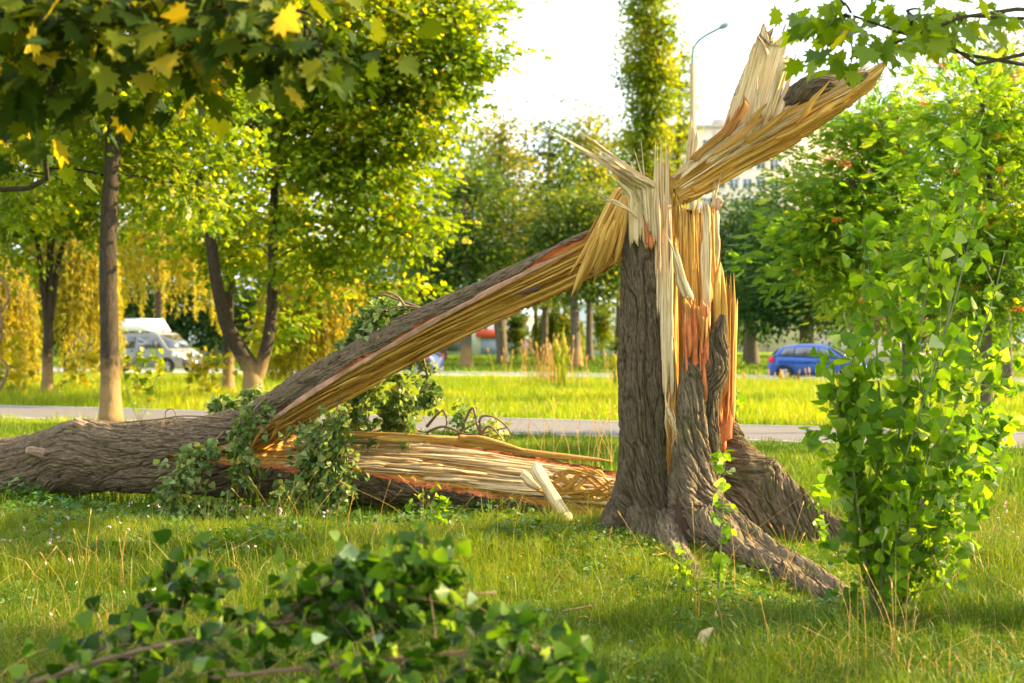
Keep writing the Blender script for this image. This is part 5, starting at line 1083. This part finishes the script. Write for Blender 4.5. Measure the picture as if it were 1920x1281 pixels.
# foreground bough along the bottom edge
t = thing('fallen_bough', 'large leafy poplar bough lying across the bottom left foreground', 'branch', P(300, 1300, 5.60))
mains = [(TP((-60, 1330, 5.50), (150, 1250, 5.50), (400, 1190, 5.50), (640, 1150, 5.55), (930, 1110, 5.60)), .013, .004), (TP((60, 1290, 5.90), (200, 1210, 5.90), (300, 1120, 6.00), (390, 1080, 6.00)), .009, .003), (TP((400, 1270, 5.30), (700, 1240, 5.30), (900, 1220, 5.30), (1040, 1215, 5.30)), .010, .004),
         (TP((150, 1290, 5.40), (500, 1290, 5.20), (900, 1290, 5.20), (1080, 1270, 5.30)), .010, .004), (TP((640, 1155, 5.5), (740, 1110, 5.5), (800, 1070, 5.5)), .007, .003), (TP((500, 1180, 5.5), (600, 1125, 5.6), (680, 1100, 5.6)), .007, .003)]
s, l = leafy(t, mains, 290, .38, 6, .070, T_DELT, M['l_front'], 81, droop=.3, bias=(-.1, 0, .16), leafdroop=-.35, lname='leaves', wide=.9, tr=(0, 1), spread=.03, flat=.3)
# big sapling at the right
b = G(1642, 8.66); t = thing('poplar_sapling', 'tall bushy young poplar with bright green leaves right of the broken trunk', 'sapling', b)
Ys = 8.66
tips = [((1640, 1165, Ys), (1606, 930, 8.5), (1592, 780, 8.5), (1602, 640, 8.5)), ((1642, 1165, Ys), (1640, 950, Ys), (1650, 800, Ys), (1640, 600, 8.6), (1620, 420, 8.5)), ((1648, 1165, Ys), (1668, 930, Ys), (1700, 740, 8.7), (1735, 560, 8.7), (1745, 380, 8.7)), ((1655, 1165, Ys), (1700, 900, 8.7), (1760, 680, 8.8), (1800, 440, 8.8), (1812, 240, 8.8)),
        ((1690, 1140, 8.9), (1740, 900, 8.9), (1800, 740, 9), (1850, 600, 9), (1885, 470, 9)), ((1700, 1140, 8.9), (1770, 930, 8.9), (1840, 800, 9), (1890, 690, 9)), ((1640, 1165, Ys), (1618, 980, 8.6), (1585, 850, 8.5), (1560, 700, 8.5)),
        ((1695, 1140, 8.9), (1720, 960, 8.7), (1740, 800, 8.6), (1690, 560, 8.5)), ((1700, 1140, 8.9), (1780, 980, 9.2), (1830, 900, 9.3), (1870, 800, 9.4)), ((1650, 1160, 8.6), (1660, 980, 8.4), (1700, 850, 8.3), (1780, 600, 8.3), (1830, 400, 8.4)), ((1650, 1160, 8.6), (1700, 1000, 8.4), (1760, 900, 8.3), (1820, 830, 8.3))]
mains = [(TP(*q), .012 if k < 5 else .008, .003) for k, q in enumerate(tips)]
leafy(t, mains, 450, .34, 5, .088, T_DELT, M['l_poplar'], 82, flat=.2, droop=-.15, bias=(0, 0, .3), leafdroop=-.45, smat=M['greentwig'], lname='leaves', tr=(.07, 1), wide=.85)
leafy(t, [(TP((1650, 1160, Ys), (1665, 1050, 8.6), (1700, 930, 8.6), (1720, 820, 8.6)), .008, .003), (TP((1690, 1150, 8.8), (1640, 1040, 8.7), (1600, 940, 8.6), (1590, 850, 8.6)), .008, .003), (TP((1695, 1150, 8.8), (1740, 1040, 8.8), (1790, 960, 8.8), (1800, 860, 8.8)), .008, .003)], 130, .26, 5, .07, T_DELT, M['l_poplar'], 83, flat=.2, bias=(0, 0, .2), leafdroop=-.4, smat=M['greentwig'], sname='low_stem', lname='low_leaves', tr=(.1, 1), wide=.9)
mb = MB(); [mb.box(b+np.array([.02+rs.normal()*.08, rs.normal()*.06, .03]), (.07, .06, .05), rs.uniform(0, 3)) for _ in range(16)]; mb.build('root_collar', M['rot_and_shade'], t, smooth=False)
# young shoots
def shoot(label, px, Y, top, n, lsz, seed, lean=10, w_=.1, mat='l_poplar', stems=1):
    b = G(px, Y); t = thing('poplar_shoot', label, 'plant', b); py0 = CY+(CAMH-b[2])*F/Y; ms = []
    for k in range(stems): dx = (k-(stems-1)/2)*24; ms.append((TP((px, py0, Y), (px+dx*.5+lean*.3, (py0*2+top)/3, Y), (px+dx*.8+lean*.7, (py0+2*top)/3, Y), (px+dx+lean, top, Y)), .007, .002))
    leafy(t, ms, n, w_, 2, lsz, T_DELT, M[mat], seed, droop=-.1, bias=(0, 0, .1), leafdroop=-.1, smat=M['greentwig'], tr=(.12, 1), spread=.012); return t
shoot('slim upright poplar shoot with round leaves in front of the main trunk roots', 1345, 8.9, 850, 30, .068, 91, lean=14)
shoot('small leafy shoot beside the lowest front root', 1285, 9.6, 1040, 20, .06, 92, lean=-8)
shoot('short leafy shoot between the long root and the big sapling', 1540, 10.2, 905, 18, .07, 93, lean=-5)
shoot('low spray of bright leaves in the grass under the log', 812, 11.6, 935, 26, .055, 94, lean=0, w_=.16, stems=3)
shoot('thin shoot behind the right edge of the trunk', 1378, 13.0, 720, 16, .07, 95, lean=4, w_=.14)
shoot('bushy sprout growing at the foot of the tall maple', 262, 27.5, 665, 60, .14, 96, lean=0, w_=.4, stems=4, mat='l_maple')
shoot('yellow green sprout on the verge left of the whitewashed maple', 392, 39, 668, 70, .17, 97, lean=0, w_=.5, stems=4, mat='l_willow')
shoot('low yellow brush on the verge at the far left', 30, 38, 650, 70, .2, 98, lean=-30, w_=.6, stems=5, mat='l_willow')
shoot('straggly brush on the verge between the two leftmost trunks', 150, 44, 655, 60, .2, 99, lean=20, w_=.6, stems=4, mat='l_willow')
t = thing('dead_bough', 'crooked reddish dead bough at the far left edge', 'branch', G(8, 37)); mb = MB()
for pts in (((-20, 760, 37), (5, 720, 37), (14, 690, 37), (2, 672, 37)), ((0, 520, 37), (14, 545, 37), (16, 560, 37), (4, 585, 37)), ((-30, 650, 37), (0, 640, 37), (2, 600, 37), (-4, 560, 37))): mb.tube(catmull(TP(*pts), 14), np.linspace(.05, .025, 14), 6)
mb.build('bough', M['twig'], t)

# ---------------------------------------------------------------- grass
def hmul(x, y):                                  # trampled and shaded ground by the trunk, the roots and the log
    a = 1-.70*np.exp(-(((x-1.75)/1.05)**2+((y-10.4)/1.5)**2)**2)
    b = 1-.50*np.exp(-((y-(12.6-.08*x))/.9)**4)*(x < 1.3)
    p = perp(x, y); c = 1-.55*np.exp(-((p-(PP0-1.2))/2.0)**2)
    return a*b*c
def grass(name, n, y0, y1, h, wd, mat, seed, lean=.45, dens=None, spread=.45, mode=2.0, thr=None, rmax=1.0):
    rs = R_(seed); y = (rs.uniform(0, 1, n)*(y1**mode-y0**mode)+y0**mode)**(1/mode); x = rs.uniform(-spread, spread, n)*y + rs.uniform(-.4, .4, n)
    keep = ~on_hard(x, y)
    cl = fbm(x*1.1+20, y*1.1+20, 0, seed, 3); cs = vn(x*6+9, y*6+9, 0, seed+1)
    if dens is not None: keep &= rs.uniform(0, 1, n) < dens(x, y, cl)
    x, y, cl, cs = x[keep], y[keep], cl[keep], cs[keep]; n = len(x); z = hz(x, y)-.01
    H = h*(.35+1.1*cl*cs*1.6)*rs.uniform(.45, 1.35, n)*hmul(x, y); W = wd*rs.uniform(.6, 1.3, n)
    a = rs.uniform(0, 2*np.pi, n); le = np.abs(rs.normal(0, lean, n))*H; dx, dy = np.cos(a), np.sin(a); b2 = rs.uniform(0, 2*np.pi, n); sx, sy = np.cos(b2)*W/2, np.sin(b2)*W/2
    V = np.zeros((n, 7, 3)); 
    for k, (f, g_, ww) in enumerate(((0, 0, 1), (.45, .16, .85), (.80, .52, .55))):
        for s, q in ((-1, 2*k), (1, 2*k+1)): V[:, q] = np.stack([x+dx*le*g_+s*sx*ww, y+dy*le*g_+s*sy*ww, z+H*f*(1-.15*g_)], 1)
    V[:, 6] = np.stack([x+dx*le, y+dy*le, z+H*(.98-.25*np.minimum(1, le/H))], 1)
    base = (np.arange(n)*7)[:, None]; Q = np.vstack([base+[0, 1, 3, 2], base+[2, 3, 5, 4]]); T = base+[4, 5, 6]
    r = np.clip(.25+.9*(fbm(x*.5+7, y*.5+3, 0, seed+5)-.35)+rs.normal(0, .16, n), 0, .95); r[rs.uniform(size=n) < .03] = 1.0
    r = r*rmax
    return tag(mesh_np(name, V.reshape(-1, 3), [Q, T], mat, None, attrs={'rnd': np.repeat(r, 7)}, smooth=False), kind='stuff')
nolog = lambda x, y, c: np.where((((x-1.25)/.40)**2+((y-11.35)/.35)**2) < 1, 0, 1.0)
g1 = grass('lawn_grass', 230000, 6.0, 13.5, .17, .0045, M['grass'], 101, lean=.75, dens=nolog)
tag(g1, 'mixed green grass around the broken tree', 'grass')
tag(grass('long_grass', 34000, 6.2, 16, .38, .0045, M['grass'], 102, lean=.8, dens=lambda x, y, c: nolog(x, y, c)*np.clip((c-.48)*6, .04, 1)), 'longer bending grass tufts in the lawn', 'grass')
tag(grass('lawn_grass', 170000, 13, 27, .20, .010, M['grass'], 103), 'grass between the fallen trunk and the path', 'grass')
tag(grass('verge_grass', 230000, 27, 62, .33, .015, M['verge'], 104, spread=.42), 'tall sunlit yellow green grass on the verge', 'grass')
tag(grass('far_grass', 90000, 66, 165, .22, .06, M['grass'], 105, spread=.42, mode=1.4, rmax=.8), 'mown lawn grass beyond the road', 'grass')
def weeds(name, label, n, y0, y1, zmax, size, mat, seed, T=T_QUAD, dens=None, spread=.40, cx=None):
    rs = R_(seed); y = rs.uniform(y0, y1, n); x = rs.uniform(-spread, spread, n)*y
    c = fbm(x*1.6+3, y*1.6+3, 0, seed, 2); keep = c > .47
    if dens is not None: keep &= dens(x, y)
    x, y, c = x[keep], y[keep], c[keep]; n = len(x); z = hz(x, y)+rs.uniform(.01, 1, n)*zmax*(c-.35)*2
    return tag(leaves(name, np.stack([x, y, z], 1), size, T, mat, None, rs, flat=1.4, droop=-.1), label, 'weeds', kind='stuff')
tag(grass('dry_thatch', 13000, 6.2, 13.5, .20, .004, M['straw'], 106, lean=1.6, dens=lambda x, y, c: nolog(x, y, c)*np.clip((c-.42)*4, .1, 1)), 'bent straw coloured blades in the lawn', 'grass')
weeds('low_weeds', 'small leafy weeds and clover between the grass blades', 90000, 6.2, 14.5, .15, .03, M['weed'], 111)
weeds('broad_weeds', 'broad leaved weeds growing under and in front of the log', 16000, 10.5, 14.5, .26, .055, M['weed'], 112, T=T_DELT, dens=lambda x, y: (x < 1.0))
weeds('leaf_litter', 'fallen poplar leaves and twigs strewn before the trunk foot', 7000, 7.2, 11.5, .08, .055, M['l_droop'], 113, T=T_DELT, dens=lambda x, y: (x > -.8) & (x < 2.4))
def stalks(name, label, spots, mat, seed, r=.0016, head=.06, hw=.006, lean=.25):
    rs = R_(seed); mb = MB()
    for (px, Y, k, sx, hh) in spots:
        for _ in range(k):
            yy = Y+rs.normal()*.25; x = X(px, Y)+rs.normal()*sx; z = float(hz(x, yy)); H = hh*rs.uniform(.6, 1.15); d = rs.normal(size=2)*lean*H
            p = catmull([(x, yy, z), (x+d[0]*.2, yy+d[1]*.2, z+H*.5), (x+d[0], yy+d[1], z+H)], 8); mb.tube(p, np.linspace(r, r*.6, 8), 4, a=rs.uniform(), cap=False)
            e = p[-1]+(p[-1]-p[-2])*head/np.linalg.norm(p[-1]-p[-2]); mb.tube(catmull([p[-1], e], 5), [r, hw, hw*.9, hw*.6, .001], 5, a=rs.uniform(), cap=False)
    return tag(mb.build(name, mat, None), label, 'dry grass', kind='stuff')
stalks('dry_grass', 'tall dry straw stalks behind the log between log and path', [(1000, 18, 5, .3, .75), (1090, 17.5, 9, .5, .8), (1140, 17, 9, .35, .85), (960, 19, 4, .3, .7), (900, 20, 3, .5, .6), (1060, 21, 5, .8, .7)], M['straw'], 121, r=.0032, hw=.009)
stalks('dry_grass', 'cluster of glowing golden stalks on the verge by the road', [(1018, 50, 34, .35, 1.35), (1045, 50, 26, .2, 1.5), (985, 49, 10, .5, 1.1), (1110, 48, 12, 1.0, .9), (1160, 47, 14, .7, 1.0), (1480, 45, 30, 2.0, .55)], M['straw'], 122, r=.010, hw=.03, head=.2, lean=.12)
stalks('dry_grass', 'pale dry stalks standing in the near lawn around the roots', [(1180, 9.5, 4, .2, .5), (1430, 9.0, 8, .25, .62), (1500, 9.2, 6, .2, .6), (1650, 7.9, 5, .18, .5), (1720, 8.0, 5, .2, .55), (1760, 8.6, 5, .4, .55), (520, 11.7, 7, .12, .45), (720, 11.5, 14, .5, .42), (260, 9.5, 5, .5, .4), (60, 9, 6, .3, .4), (1300, 8.4, 8, .5, .4), (1850, 9.5, 10, .5, .5)], M['straw'], 123, r=.0018, hw=.005, head=.05, lean=.4)
stalks('green_stalks', 'bright yellow green weed spikes on the verge', [(1052, 46, 5, .12, 1.35), (1056, 46, 5, .08, 1.45), (1155, 46, 4, .06, 1.1), (1050, 47, 5, .15, 1.0)], M['verge'], 124, r=.03, hw=.07, head=.35, lean=.05)
def blobs_(name, label, n, box, zr, r, mat, seed, cat):
    rs = R_(seed); mb = MB(); octa = np.array([(1, 0, 0), (-1, 0, 0), (0, 1, 0), (0, -1, 0), (0, 0, 1), (0, 0, -1)])*r; T = [(0, 2, 4), (2, 1, 4), (1, 3, 4), (3, 0, 4), (2, 0, 5), (1, 2, 5), (3, 1, 5), (0, 3, 5)]
    for _ in range(n):
        Y = rs.uniform(box[2], box[3]); x = X(rs.uniform(box[0], box[1]), Y); c = np.array([x, Y, float(hz(x, Y))+rs.uniform(*zr)]); s = rs.uniform(.7, 1.3)
        for q in range(3): mb.add(octa*s*rs.uniform(.6, 1, 3)+c+rs.normal(size=3)*r*.5, T=T)
    return tag(mb.build(name, mat, None), label, cat, kind='stuff')
blobs_('clover_flowers', 'small pink clover heads dotted in the grass at left', 38, (0, 640, 10.2, 12.6), (.12, .22), .011, M['clover'], 131, 'flowers')
blobs_('clover_flowers', 'few pink clover heads in the grass at the right edge', 14, (1780, 1920, 9.8, 13), (.12, .22), .010, M['clover'], 132, 'flowers')
blobs_('white_flowers', 'tiny white flower heads in the shaded lawn', 12, (60, 700, 8.0, 11.4), (.10, .24), .008, M['white_flower'], 133, 'flowers')
